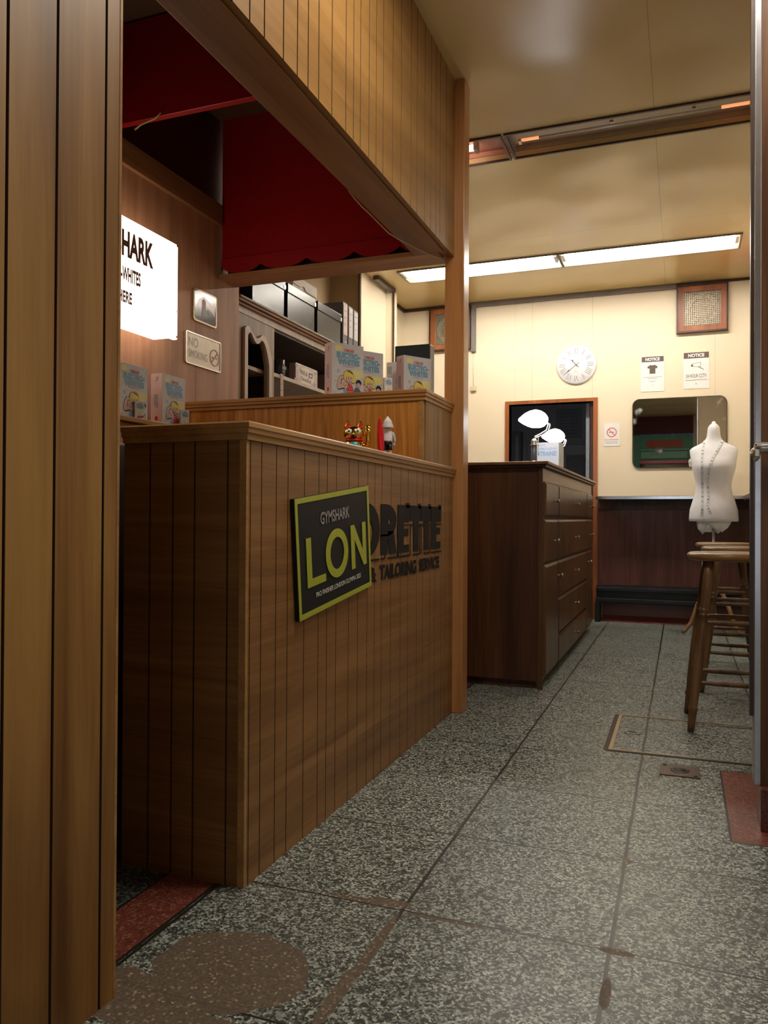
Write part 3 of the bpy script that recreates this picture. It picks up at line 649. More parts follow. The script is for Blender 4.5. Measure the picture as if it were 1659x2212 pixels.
# ------------------------------------------------------------------ sign board and lettering on the counter
ang = math.radians(6.2)
sy = Vector((0, math.cos(ang), math.sin(ang))); sz = Vector((0, -math.sin(ang), math.cos(ang)))
sc_ = Vector((PX + 0.0005, 2.057, 0.765))
Wd, Hd = 0.505, 0.318
t = thing('finisher_sign', 'tilted black and lime green LON board fixed on the long counter front', 'sign', tuple(sc_))
b = B(); b.prism([(-Wd / 2, -Hd / 2), (Wd / 2, -Hd / 2), (Wd / 2, Hd / 2), (-Wd / 2, Hd / 2)], 0.012, SIGNB, sc_, sy, sz); b.obj('board', t)
b = B(); O = sc_ + Vector((0.0122, 0, 0)); e = 0.014
b.strip_frame([(-Wd / 2, -Hd / 2), (Wd / 2, -Hd / 2), (Wd / 2, Hd / 2), (-Wd / 2, Hd / 2)], [(-Wd / 2 + e, -Hd / 2 + e), (Wd / 2 - e, -Hd / 2 + e), (Wd / 2 - e, Hd / 2 - e), (-Wd / 2 + e, Hd / 2 - e)], 0.0012, GREEN, O, sy, sz)
b.obj('border', t)
b = B(); d = 0.0015
b.text('GYMSHARK', -0.105, 0.076, 0.200, 0.034, INKG, O, sy, sz, 0.018, d)
def poly(b, pts, m, O, d): b.prism(pts, 0.001, m, O + Vector((d, 0, 0)), sy, sz)
z0, z1 = -0.082, 0.050
poly(b, [(-0.200, z0), (-0.085, z0), (-0.085, z0 + 0.021), (-0.170, z0 + 0.021), (-0.170, z1), (-0.200, z1)], GREEN, O, 0.001)
def ring_(cx, cy, rx, ry, tx, ty): b.strip_frame(ell(cx, cy, rx, ry, 40), ell(cx, cy, rx - tx, ry - ty, 40), 0.0012, GREEN, O + Vector((0.001, 0, 0)), sy, sz)
ring_(-0.003, (z0 + z1) / 2, 0.078, 0.070, 0.030, 0.024)
poly(b, [(0.098, z0), (0.126, z0), (0.126, z1 - 0.045), (0.192, z0), (0.216, z0), (0.216, z1), (0.188, z1), (0.188, z0 + 0.048), (0.126, z1), (0.098, z1)], GREEN, O, 0.001)
b.text('PRO FINISHER LONDON OLYMPIA 2025', -0.150, -0.116, 0.315, 0.0135, INKW, O, sy, sz, 0.0, d)
b.obj('lettering', t)

b = B(); O = Vector((PX + 0.0015, 0, 0)); uy_, uz_ = Vector((0, 1, 0)), Vector((0, 0, 1)); H0, H1 = 0.726, 0.896
def lp(pts, Y0, Y1, m=LETB):
    b.prism([(Y0 + p[0] * (Y1 - Y0), H0 + p[1] * (H1 - H0)) for p in pts], 0.0012, m, O, uy_, uz_)
def lring(outer, inner, Y0, Y1):
    f = lambda L: [(Y0 + p[0] * (Y1 - Y0), H0 + p[1] * (H1 - H0)) for p in L]
    b.strip_frame(f(outer), f(inner), 0.0012, LETB, O, uy_, uz_)
def dshape(x0, x1, y0, y1, n=14):
    P = [(x0, y0), (x0, (y0 + y1) / 2), (x0, y1)]
    xm = x0 + (x1 - x0) * 0.35
    for i in range(n + 1):
        a = PI / 2 - PI * i / n; P.append((xm + (x1 - xm) * math.cos(a), (y0 + y1) / 2 + (y1 - y0) / 2 * math.sin(a)))
    return P
lring(dshape(0, 1, 0, 1), dshape(0.36, 0.62, 0.24, 0.66), 2.26, 2.424)
lring(dshape(0, 0.98, 0.36, 1), dshape(0.46, 0.60, 0.60, 0.72), 2.435, 2.590)
lp([(0, 0), (0.42, 0), (0.42, 0.40), (0, 0.40)], 2.435, 2.590); lp([(0.52, 0), (1.0, 0), (0.80, 0.46), (0.42, 0.46), (0.42, 0.36)], 2.435, 2.590)
EE = [(0, 0), (0.95, 0), (0.95, 0.16), (0.5, 0.16), (0.5, 0.34), (0.9, 0.34), (0.9, 0.50), (0.5, 0.50), (0.5, 0.64), (1.0, 0.64), (1.0, 1.0), (0.0, 1.0)]
TT = [(0.28, 0), (0.78, 0), (0.78, 0.66), (1.0, 0.66), (1.0, 1.0), (0, 1.0), (0, 0.66), (0.28, 0.66)]
lp(EE, 2.600, 2.729); lp(TT, 2.738, 2.862); lp(TT, 2.869, 2.990); lp(EE, 2.997, 3.130)
# offset shadow lines of the letters
for Y0, Y1 in ((2.262, 2.42), (2.44, 2.47), (2.505, 2.60), (2.606, 2.735), (2.775, 2.845), (2.905, 2.975), (3.00, 3.135)):
    b.box(O.x - 0.001, O.x + 0.0008, Y0, Y1, H0 - 0.016, H0 - 0.010, LETB)
for Y0 in (2.475, 2.609, 2.598, 2.737, 2.849, 2.978, 2.868):
    b.box(O.x - 0.001, O.x + 0.0008, Y0, Y0 + 0.005, H0 - 0.014, H0 + 0.10, LETB)
for Y0, Y1 in ((2.66, 2.727), (2.802, 2.863), (2.93, 2.990), (3.07, 3.133), (2.735, 2.772), (2.866, 2.905)):
    b.box(O.x - 0.001, O.x + 0.0008, Y0, Y1, H1 - 0.074, H1 - 0.069, LETB)
for Y0, Y1 in ((2.69, 2.729), (2.83, 2.862), (2.96, 2.990), (3.095, 3.130)):
    b.box(O.x - 0.001, O.x + 0.0012, Y0, Y1, H1 - 0.01, H1 + 0.008, LETB)
b.text('&', 2.325, 0.640, 0.075, 0.050, LETB, O, uy_, uz_, 0.05, 0.001)
b.text('TAILORING', 2.425, 0.642, 0.385, 0.052, LETB, O, uy_, uz_, 0.05, 0.001)
b.text('SERVICE', 2.842, 0.645, 0.265, 0.050, LETB, O, uy_, uz_, 0.05, 0.001)
tag(b.obj('counter_lettering'), 'black DRETTE & TAILORING SERVICE lettering applied to the counter front', 'lettering')

# ------------------------------------------------------------------ detergent boxes
def print_front(b, O, ux, uz, W, H, lay=0.0004, full=True):
    """retro comic style printing: u across, v up, both 0..1"""
    n = Vector(ux).cross(Vector(uz)).normalized(); O = Vector(O)
    def P(pts, m, l): b.prism([(p[0] * W, p[1] * H) for p in pts], 0, m, O + n * lay * l, ux, uz)
    def T(s_, u, v, wu, hv, m, l, bold=0.03, sh=0.0): b.text(s_, u * W, v * H, wu * W, hv * H, m, O, ux, uz, bold, lay * l, shear=sh)
    def E(cx, cy, rx, ry, m, l, k=18): P(ell(cx, cy, rx, ry, k), m, l)
    T('GYMSHARK', 0.37, 0.845, 0.33, 0.06, INKR, 1, 0.02)
    T('ELECTRO-', 0.15, 0.725, 0.74, 0.11, INKBD, 1, 0.06); T('ELECTRO-', 0.14, 0.73, 0.74, 0.11, INKB, 2, 0.05)
    T('WHITES', 0.19, 0.60, 0.68, 0.115, INKBD, 1, 0.07); T('WHITES', 0.18, 0.605, 0.68, 0.115, INKB, 2, 0.06)
    T('FLAVOURED ELECTROLYTES', 0.33, 0.565, 0.36, 0.022, INKR, 1, 0.0)
    if not full: 
        E(0.5, 0.36, 0.2, 0.11, INKY, 1); E(0.48, 0.30, 0.12, 0.09, INKS, 2); E(0.5, 0.12, 0.2, 0.11, INKR, 1); E(0.8, 0.18, 0.09, 0.07, INKD, 1); E(0.3, 0.1, 0.1, 0.09, INKN, 2)
        return
    E(0.20, 0.905, 0.125, 0.055, INKLY, 1)
    E(0.80, 0.455, 0.185, 0.085, INKLY, 1)
    T('NOW', 0.14, 0.905, 0.1, 0.022, INKW, 2, 0.0); T('POWER', 0.68, 0.465, 0.2, 0.03, INKW, 2, 0.0); T('FULL!', 0.72, 0.42, 0.15, 0.03, INKW, 2, 0.0)
    # woman: jeans, polka dot top, flexed arm, face, hair
    P([(0.37, 0.0), (0.55, 0.0), (0.57, 0.12), (0.45, 0.19), (0.34, 0.15), (0.37, 0.08)], INKB, 2)
    P([(0.47, 0.0), (0.66, 0.0), (0.68, 0.15), (0.62, 0.25), (0.50, 0.25), (0.47, 0.13)], INKR, 3)
    for u, v in ((0.52, 0.20), (0.58, 0.22), (0.55, 0.16), (0.61, 0.17), (0.51, 0.11), (0.57, 0.11), (0.63, 0.12), (0.53, 0.06), (0.60, 0.06)): E(u, v, 0.013, 0.009, INKW, 4, 8)
    arm = [(0.17, 0.14), (0.15, 0.20), (0.19, 0.34), (0.26, 0.40), (0.38, 0.40), (0.42, 0.34), (0.44, 0.26), (0.52, 0.24), (0.48, 0.16), (0.36, 0.15), (0.22, 0.12)]
    def inset(L, c, k): return [(c[0] + (p[0] - c[0]) * k, c[1] + (p[1] - c[1]) * k) for p in L]
    P(arm, INKD, 2); P(inset(arm, (0.31, 0.26), 0.945), INKS, 3)
    P([(0.20, 0.13), (0.40, 0.165), (0.39, 0.18), (0.21, 0.145)], INKD, 4)
    P([(0.27, 0.23), (0.29, 0.33), (0.37, 0.35), (0.36, 0.335), (0.305, 0.32), (0.285, 0.23)], INKD, 4)
    E(0.41, 0.245, 0.055, 0.033, INKD, 4); E(0.41, 0.247, 0.047, 0.028, INKS, 5)
    E(0.52, 0.40, 0.170, 0.118, INKD, 4); E(0.52, 0.40, 0.160, 0.111, INKY, 5)
    E(0.66, 0.32, 0.065, 0.055, INKD, 4); E(0.66, 0.325, 0.057, 0.048, INKY, 5)
    E(0.54, 0.345, 0.098, 0.088, INKD, 6); E(0.54, 0.345, 0.090, 0.082, INKS, 7)
    P([(0.40, 0.40), (0.44, 0.45), (0.54, 0.465), (0.64, 0.42), (0.66, 0.36), (0.60, 0.39), (0.52, 0.40), (0.45, 0.375)], INKY, 8)
    P([(0.44, 0.485), (0.52, 0.505), (0.62, 0.475), (0.66, 0.43), (0.61, 0.455), (0.52, 0.485)], INKD, 9)
    E(0.50, 0.355, 0.016, 0.009, INKD, 9, 8); E(0.585, 0.365, 0.016, 0.009, INKD, 9, 8); E(0.545, 0.305, 0.030, 0.017, INKR, 9, 10); E(0.545, 0.310, 0.02, 0.006, INKW, 10, 8)
    # man: shirt, face, hair, basket
    P([(0.66, 0.0), (0.90, 0.0), (0.92, 0.13), (0.84, 0.20), (0.74, 0.20), (0.68, 0.13)], INKN, 2)
    E(0.83, 0.255, 0.078, 0.070, INKD, 5); E(0.83, 0.250, 0.070, 0.063, INKS, 6)
    P([(0.74, 0.29), (0.78, 0.345), (0.86, 0.355), (0.93, 0.31), (0.92, 0.25), (0.88, 0.28), (0.82, 0.295), (0.76, 0.27)], INKD, 7)
    E(0.80, 0.255, 0.012, 0.005, INKD, 7, 8); E(0.85, 0.26, 0.012, 0.005, INKD, 7, 8); P([(0.79, 0.215), (0.86, 0.22), (0.83, 0.20)], INKR, 7)
    P([(0.74, 0.03), (0.92, 0.03), (0.93, 0.105), (0.73, 0.105)], INKD, 6); P([(0.75, 0.036), (0.91, 0.036), (0.92, 0.099), (0.74, 0.099)], INKY, 7)
    for k in range(5): P([(0.765 + k * 0.035, 0.036), (0.772 + k * 0.035, 0.036), (0.772 + k * 0.035, 0.099), (0.765 + k * 0.035, 0.099)], INKDB, 8)
    for u, v, r in ((0.20, 0.475, 0.036), (0.13, 0.37, 0.016), (0.12, 0.29, 0.020), (0.33, 0.29, 0.020), (0.94, 0.37, 0.02), (0.34, 0.06, 0.025)):
        E(u, v, r, r * 0.72, INKD, 1, 12); E(u, v, r * 0.78, r * 0.56, BOXW, 2, 12)
    b.text('U', 0.05 * W, 0.055 * H, 0.085 * W, 0.045 * H, INKG, O, ux, uz, -0.01, lay)
    T('30 DAYS', 0.03, 0.03, 0.12, 0.012, INKG, 1, 0.0)
def print_side(b, O, ux, uz, W, H, lay=0.0004):
    n = Vector(ux).cross(Vector(uz)).normalized(); O = Vector(O); ux = Vector(ux); uz = Vector(uz)
    b.prism([(0.02 * W, 0.02 * H), (0.98 * W, 0.02 * H), (0.98 * W, 0.98 * H), (0.02 * W, 0.98 * H)], 0, BOXP, O + n * lay * 0.4, ux, uz)
    b.prism([(0.46 * W, 0.90 * H), (0.66 * W, 0.95 * H), (0.56 * W, 0.865 * H), (0.42 * W, 0.85 * H), (0.42 * W, 0.862 * H), (0.52 * W, 0.875 * H), (0.60 * W, 0.935 * H), (0.46 * W, 0.915 * H)], 0, INKDB, O + n * lay, ux, uz)
    b.text('ELECTRO-WHITES', 0.36 * H, -0.56 * W, 0.29 * H, 0.20 * W, INKB, O, uz, -ux, 0.03, -lay) if False else b.text('ELECTRO-', 0.34 * H, -0.62 * W, 0.27 * H, 0.13 * W, INKBD, O - Vector((0, 0, 0)), uz, -ux, 0.04, lay)
    b.text('WHITES', 0.36 * H, -0.46 * W, 0.24 * H, 0.13 * W, INKBD, O, uz, -ux, 0.04, lay)
    b.text('GYMSHARK', 0.40 * H, -0.28 * W, 0.15 * H, 0.07 * W, INKR, O, uz, -ux, 0.0, lay)
    b.prism([(p[0] * W, p[1] * H) for p in ell(0.5, 0.135, 0.14, 0.045, 14)], 0, INKR, O + n * lay, ux, uz)
    b.prism([(p[0] * W, p[1] * H) for p in ell(0.47, 0.055, 0.07, 0.018, 10)], 0, INKR, O + n * lay, ux, uz)
def detergent(W, D, H, full=True):
    """box: front faces -y, origin at base centre"""
    t = bpy.data.objects.new('detergent_box' if full else 'sample_box', None); C.objects.link(t); t.empty_display_size = 0.05
    b = B(); b.box(-W / 2, W / 2, -D / 2, D / 2, 0, H, BOXP, 0.0012)
    b.box(-W / 2 + 0.0012, W / 2 - 0.0012, -D / 2 - 0.0003, -D / 2 + 0.001, 0.001, H - 0.001, BOXW)
    b.obj('carton', t, world=False)
    b = B(); print_front(b, (-W / 2, -D / 2 - 0.0004, 0), (1, 0, 0), (0, 0, 1), W, H, 0.0003, full); b.obj('printed_front', t, world=False)
    b = B(); print_side(b, (-W / 2 - 0.0002, D / 2, 0), (0, -1, 0), (0, 0, 1), D, H, 0.0003); b.obj('printed_side', t, world=False)
    return t
bigbox = detergent(0.160, 0.056, 0.225); smallbox = detergent(0.037, 0.016, 0.070, False)
used = set()
def place(src, loc, rz, label, group, cat='box'):
    o = src if src.name not in used else copy_tree(src); used.add(src.name) if src.name not in used else None
    o.location = loc; o.rotation_euler = (0, 0, rz); tag(o, label, cat, group); return o
G1 = 'detergent boxes'
place(bigbox, (-1.34, 3.052, 1.356), math.radians(57), 'large white detergent box, the leftmost on the raised counter', G1)
place(bigbox, (-1.312, 3.215, 1.356), math.radians(57), 'large white detergent box half hidden behind the leftmost one on the raised counter', G1)
place(bigbox, (-1.145, 3.40, 1.356), math.radians(57), 'large white detergent box beside the oak post on the raised counter', G1)
place(bigbox, (-1.96, 2.43, 1.214), math.radians(88), 'large detergent box on the wall shelf, nearer the grooved pillar', G1).scale = (1.0, 1, 0.92)
place(bigbox, (-1.96, 2.682, 1.214), math.radians(89), 'large detergent box on the wall shelf, nearer the raised counter', G1).scale = (0.94, 1, 0.92)
G2 = 'sample boxes'
place(smallbox, (-1.915, 2.44, 1.214), math.radians(60), 'tiny sample carton before the nearer-pillar box on the wall shelf', G2)
place(smallbox, (-1.895, 2.70, 1.214), math.radians(60), 'tiny sample carton before the box nearest the raised counter on the shelf', G2)
place(smallbox, (-1.135, 3.03, 1.356), math.radians(50), 'tiny sample carton on the raised counter between the large boxes', G2)
b = B(); b.box(-1.29, -1.20, 3.43, 3.49, 1.356, 1.575, PAPER, 0.001); b.text('|||||', -1.285, 1.52, 0.02, 0.035, INKG, (0, 3.4295, 0), (1, 0, 0), (0, 0, 1), 0.02, 0.0003); b.text('QTY', -1.245, 1.47, 0.022, 0.025, INKG, (0, 3.4295, 0), (1, 0, 0), (0, 0, 1), 0.02, 0.0003)
tag(b.obj('plain_carton'), 'plain white carton with grey marks behind the tiny sample carton', 'box')
b = B(); b.box(-1.275, -1.10, 3.50, 3.57, 1.356, 1.665, flat('dark_green_case', (0.02, 0.03, 0.025), 0.4), 0.004); tag(b.obj('dark_case'), 'dark green case peeking out behind the box beside the oak post', 'case')

# ------------------------------------------------------------------ lucky cat and surfer figure
t = thing('lucky_cat', 'shiny gold lucky cat with raised paw on the long counter', 'figurine', (-1.10, 2.60, 1.066), math.radians(16)); t.scale = (1.12, 1.12, 1.02)
b = B(); b.lathe([(0.0, 0), (0.030, 0.001), (0.034, 0.010), (0.034, 0.03), (0.029, 0.052), (0.020, 0.062), (0, 0.066)], GOLD, seg=28); b.tube([(0.02, -0.018, 0.012), (0.024, -0.03, 0.006)], 0.008, GOLD); b.tube([(-0.02, -0.018, 0.012), (-0.024, -0.03, 0.006)], 0.008, GOLD)
b.obj('body', t, world=False)
b = B(); b.ball((0, -0.004, 0.083), 0.031, GOLD, (1.12, 0.95, 0.88), 28)
b.tube([(-0.006, -0.034, 0.078), (0.004, -0.036, 0.079)], 0.004, GOLD); b.obj('head', t, world=False)
for s in (-1, 1):
    e = B(); e.lathe([(0.0125, 0), (0.011, 0.008), (0.006, 0.019), (0.001, 0.027)], GOLD, (s * 0.020, -0.003, 0.102), 14); ea = e.obj('ear', t, world=False)
    e = B(); e.prism([(s * 0.020 - 0.007, 0.105), (s * 0.020 + 0.007, 0.105), (s * 0.020 + 0.004, 0.117), (s * 0.020, 0.125), (s * 0.020 - 0.004, 0.117)], 0.002, REDG, (0, -0.0135, 0), (1, 0, 0), (0, 0, 1)); e.obj('inner_ear', ea, world=False)
    e = B(); e.ball((s * 0.014 + 0.001, -0.031, 0.089), 0.0092, INKW, (1, 0.45, 1)); e.ball((s * 0.014 + 0.001, -0.0352, 0.089), 0.0032, INKD, (1, 0.4, 1)); e.obj('eye', t, world=False)
b = B(); b.ball((0.002, -0.032, 0.071), 0.011, INKD, (1, 0.35, 0.42)); b.obj('mouth', t, world=False)
b = B(); b.lathe([(0.026, 0.056), (0.029, 0.058), (0.029, 0.062), (0.026, 0.064)], REDG, (0, -0.003, 0), 28); b.obj('collar', t, world=False)
b = B(); b.ball((0, -0.020, 0.038), 0.019, TEAL, (1.1, 0.75, 1.0)); b.obj('bib', t, world=False)
b = B(); b.tube([(0.030, -0.006, 0.046), (0.043, -0.010, 0.042), (0.046, -0.012, 0.06), (0.046, -0.012, 0.088), (0.046, -0.013, 0.098)], [0.007, 0.009, 0.0085, 0.009, 0.011], GOLD, 14); b.ball((0.046, -0.013, 0.101), 0.0115, GOLD); b.obj('raised_paw', t, world=False)

t = thing('surfer_figurine', 'small surfer figurine in white top and black shorts, back turned, on the counter', 'figurine', (-1.0, 2.67, 1.066), math.radians(16))
SKIN = flat('grey_vinyl', (0.42, 0.43, 0.48), 0.4)
b = B()
b.loft([(0, 0, 0.050, 0.016, 0.010), (0, 0, 0.060, 0.017, 0.011), (0, 0.001, 0.075, 0.019, 0.011), (0, 0.001, 0.090, 0.020, 0.011), (0, 0.001, 0.099, 0.016, 0.010), (0, 0, 0.104, 0.006, 0.006), (0, 0, 0.112, 0.006, 0.006)], flat('figure_top_white', (0.75, 0.68, 0.70), 0.45), 24)
b.ball((0.0, 0.0, 0.119), 0.013, SKIN, (1, 1, 1.05))
for s in (-1, 1):
    b.tube([(s * 0.009, 0, 0.055), (s * 0.0095, -0.001, 0.035), (s * 0.0105, -0.001, 0.018), (s * 0.011, 0.0, 0.004)], [0.0085, 0.0075, 0.0055, 0.0045], flat('figure_leg_white', (0.68, 0.68, 0.74), 0.4), 12)
    b.ball((s * 0.012, -0.004, 0.0035), 0.006, SKIN, (0.8, 1.5, 0.6))
    b.tube([(s * 0.017, 0, 0.094), (s * 0.024, 0.002, 0.080), (s * 0.0275, 0.001, 0.066), (s * 0.026, -0.003, 0.052)], [0.006, 0.0055, 0.0045, 0.004], SKIN, 12)
    b.ball((s * 0.0255, -0.004, 0.049), 0.0055, SKIN, (0.8, 1, 1.3))
    for k in range(4): b.tube([(s * 0.0255 + (k - 1.5) * 0.0022, -0.005, 0.047), (s * 0.025 + (k - 1.5) * 0.0022, -0.008, 0.043 + 0.0005 * k)], 0.0012, SKIN, 6)
    b.tube([(s * 0.022, -0.006, 0.050), (s * 0.0205, -0.009, 0.048)], 0.0014, SKIN, 6)
b.obj('body', t, world=False)
b = B(); b.loft([(0, 0, 0.046, 0.0185, 0.0125), (0, 0, 0.058, 0.0175, 0.0120), (0, 0, 0.063, 0.0168, 0.0115)], BLACK, 24)
for s in (-1, 1): b.loft([(s * 0.0095, 0, 0.029, 0.0095, 0.0105), (s * 0.0095, 0, 0.040, 0.0095, 0.0105), (s * 0.009, 0, 0.050, 0.009, 0.0110)], BLACK, 18)
b.obj('shorts', t, world=False)
HAT = flat('hat_white', (0.72, 0.70, 0.72), 0.6)
b = B(); b.lathe([(0.0215, 0.110), (0.0225, 0.112), (0.019, 0.120), (0.0195, 0.122), (0.016, 0.130), (0.0165, 0.132), (0.010, 0.141), (0.004, 0.149), (0.001, 0.153)], HAT, (0.001, 0.0, 0.0), 24); b.obj('hat', t, world=False)
b = B(); b.loft([(-0.016, -0.020, 0.004, 0.003, 0.002), (-0.019, -0.020, 0.016, 0.0085, 0.003), (-0.021, -0.021, 0.045, 0.0125, 0.0035), (-0.023, -0.021, 0.085, 0.012, 0.0035), (-0.025, -0.021, 0.120, 0.0085, 0.003), (-0.026, -0.021, 0.140, 0.005, 0.0025), (-0.027, -0.021, 0.150, 0.001, 0.001)], REDG, 20)
b.obj('surfboard', t, world=False, label='red surfboard')

# ------------------------------------------------------------------ lit sign and plates on the kiosk wall
LX = -2.08
t = thing('lightbox_sign', 'glowing white lightbox sign with brown lettering on the kiosk wall', 'sign', (-2.0, 2.39, 1.58))
b = B(); b.box(-1.985, -1.962, 2.036, 2.745, 1.585, 1.980, SIGNL, 0.004); b.obj('lit_face', t)
b = B(); b.box(LX + 0.002, -1.987, 2.045, 2.738, 1.592, 1.975, SIGNL, 0.003); b.obj('box', t)
b = B(); O = (-1.9615, 0, 0)
b.text('GYMSHARK', 2.212, 1.828, 0.368, 0.102, LITTXT, O, uy_, uz_, 0.045, 0.0008)
b.text('ELECTRO-WHITES', 2.265, 1.736, 0.238, 0.055, LITTXT, O, uy_, uz_, 0.04, 0.0008)
b.text('HERE', 2.375, 1.655, 0.078, 0.045, LITTXT, O, uy_, uz_, 0.04, 0.0008)
b.obj('lettering', t)
for y, z in ((2.735, 1.972), (2.735, 1.595), (2.738, 1.70)):
    b = B(); b.lathe([(0.005, 0), (0.005, 0.004), (0.002, 0.006)], CHROME, (-1.962, y, z), 12, 'x'); b.obj('screw', t)
b = B(); b.prism(rrect(3.02, 3.21, 1.745, 1.895, 0.015), 0.006, BRASS, (LX + 0.001, 0, 0), uy_, uz_)
t = thing('tin_poster', 'small glossy red and black tin sign above the NO SMOKING plate', 'sign', (LX, 3.11, 1.745)); b.obj('plate', t)
b = B(); b.prism(rrect(3.028, 3.202, 1.753, 1.887, 0.012), 0, flat('poster_black', (0.02, 0.018, 0.018), 0.15), (LX + 0.0076, 0, 0), uy_, uz_)
b.prism([(3.04, 1.81), (3.06, 1.85), (3.10, 1.87), (3.19, 1.84), (3.19, 1.79), (3.17, 1.81), (3.12, 1.83), (3.08, 1.815)], 0, flat('poster_red', (0.35, 0.04, 0.025), 0.2), (LX + 0.0080, 0, 0), uy_, uz_)
b.prism([(3.085, 1.775), (3.115, 1.775), (3.115, 1.85), (3.10, 1.86), (3.085, 1.85)], 0, GRYPL, (LX + 0.0084, 0, 0), uy_, uz_)
b.prism([(3.125, 1.80), (3.145, 1.795), (3.14, 1.815), (3.127, 1.815)], 0, GRYPL, (LX + 0.0084, 0, 0), uy_, uz_)
b.text('WASH DRY FOLD REPEAT', 3.045, 1.762, 0.14, 0.008, GRYPL, (LX + 0.0084, 0, 0), uy_, uz_, 0.0, 0.0)
b.obj('printing', t)
t = thing('no_smoking_plate', 'embossed metal NO SMOKING plate on the kiosk wall below the tin sign', 'sign', (LX, 3.1, 1.54))
b = B(); b.prism(rrect(2.962, 3.248, 1.540, 1.686, 0.010), 0.004, PLATE, (LX + 0.001, 0, 0), uy_, uz_); b.obj('plate', t)
b = B(); b.strip_frame(rrect(2.962, 3.248, 1.540, 1.686, 0.010), rrect(2.967, 3.243, 1.545, 1.681, 0.007), 0.003, ALU, (LX + 0.005, 0, 0), uy_, uz_); b.obj('rim', t)
EMB = flat('embossed_metal_edge', (0.22, 0.19, 0.16), 0.4, 0.3)
b = B(); b.text('NO', 2.985, 1.622, 0.075, 0.042, EMB, (LX + 0.005, 0, 0), uy_, uz_, 0.0, 0.0008); b.text('SMOKING', 2.985, 1.572, 0.150, 0.035, EMB, (LX + 0.005, 0, 0), uy_, uz_, 0.0, 0.0008)
b.obj('lettering', t)
ROSE = flat('faded_red_paint', (0.40, 0.22, 0.18), 0.5)
b = B(); c = (3.195, 1.603); b.strip_frame(ell(*c, 0.040, 0.040, 32), ell(*c, 0.034, 0.034, 32), 0.0015, ROSE, (LX + 0.005, 0, 0), uy_, uz_)
b.prism([(c[0] - 0.027, c[1] - 0.022), (c[0] - 0.022, c[1] - 0.027), (c[0] + 0.027, c[1] + 0.022), (c[0] + 0.022, c[1] + 0.027)], 0.0015, ROSE, (LX + 0.005, 0, 0), uy_, uz_)
b.prism([(c[0] - 0.024, c[1] - 0.004), (c[0] + 0.024, c[1] - 0.004), (c[0] + 0.024, c[1] + 0.003), (c[0] - 0.024, c[1] + 0.003)], 0.001, EMB, (LX + 0.005, 0, 0), uy_, uz_); b.obj('symbol', t)

# ------------------------------------------------------------------ cabinet with open shelf
CX = -2.12
t = thing('display_cabinet', 'limed oak display cabinet with arched door behind the raised counter', 'cabinet', (-2.35, 4.3, 0))
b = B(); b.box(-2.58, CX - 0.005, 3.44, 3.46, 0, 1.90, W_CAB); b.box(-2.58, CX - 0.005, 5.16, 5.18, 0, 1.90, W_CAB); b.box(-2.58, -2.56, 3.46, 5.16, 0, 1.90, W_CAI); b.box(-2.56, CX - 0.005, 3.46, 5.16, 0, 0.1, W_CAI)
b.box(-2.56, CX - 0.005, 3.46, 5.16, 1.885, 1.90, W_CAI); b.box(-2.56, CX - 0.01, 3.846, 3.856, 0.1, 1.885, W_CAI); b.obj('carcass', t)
b = B(); b.box(-2.58, CX + 0.004, 3.435, 5.185, 1.900, 1.935, W_CAL, 0.002); b.box(-2.58, CX + 0.02, 3.435, 5.2, 1.935, 1.948, W_BEM, 0.003); b.box(-2.58, CX + 0.034, 3.435, 5.21, 1.948, 1.962, W_BEM, 0.004)
b.box(-2.58, CX + 0.042, 3.435, 5.22, 1.962, 1.975, W_CAB, 0.004); b.obj('cornice', t)
for z in (1.655, 1.35):
    b = B(); b.box(-2.555, CX + 0.0, 3.858, 5.155, z - 0.022, z, W_CAL, 0.002); b.obj('shelf', t)
# arched door
def arch(y0, y1, zb, zt, flip=1.0):
    P = [(y0, zb), (y1, zb)]
    w_ = y1 - y0
    for i in range(25):
        u = i / 24; y = y1 - w_ * u
        v = 1 - u
        if v > 0.62: dz = -0.125 * ((v - 0.62) / 0.38) ** 2.4
        else: dz = -0.028 * math.sin(PI * (0.62 - v) / 0.40) if v > 0.22 else (-0.028 * math.sin(PI * (0.62 - v) / 0.40) if False else 0.028 * math.sin(PI * (0.22 - v) / 0.22) * 0.6)
        P.append((y, zt + dz))
    return P
b = B(); ou = [(3.47, 0.15), (3.845, 0.15)] + [(3.845 - 0.375 * i / 24, 1.895) for i in range(25)]
inn = arch(3.545, 3.760, 0.25, 1.795)
b.strip_frame(ou, inn, 0.016, W_CAB, (CX - 0.008, 0, 0), uy_, uz_); d = b.obj('door', t)
b = B(); b.strip_frame(arch(3.508, 3.795, 0.21, 1.822), arch(3.538, 3.763, 0.245, 1.792), 0.016, W_CAL, (CX + 0.0085, 0, 0), uy_, uz_); b.obj('arched_moulding', d)
b = B(); b.box(-2.56, CX - 0.02, 3.47, 3.84, 1.632, 1.652, W_CAL); b.obj('inner_shelf', t)
# things on the shelf
def mug(loc, letters, label, r=0.04):
    t = thing('mug', label, 'mug', loc, group='navy mugs on the cabinet shelf')
    b = B(); b.lathe([(r * 0.9, 0), (r, 0.004), (r, 0.090), (r * 0.97, 0.092), (r * 0.92, 0.090), (r * 0.9, 0.01), (0, 0.008)], MUG, (0, 0, 0), 28); b.obj('body', t, world=False)
    b = B(); b.tube([(0.0, r - 0.002, 0.075), (0.0, r + 0.022, 0.070), (0.0, r + 0.028, 0.048), (0.0, r + 0.020, 0.025), (0.0, r - 0.002, 0.018)], 0.005, MUG if letters else flat('white_ceramic', (0.6, 0.6, 0.62), 0.2), 8); b.obj('handle', t, world=False)
    if letters:
        b = B(); b.text(letters, -0.02, 0.035, 0.045, 0.022, GRYPL, (r + 0.0006, 0, 0), uy_, uz_, 0.0, 0.0); b.obj('lettering', t, world=False)
    return t
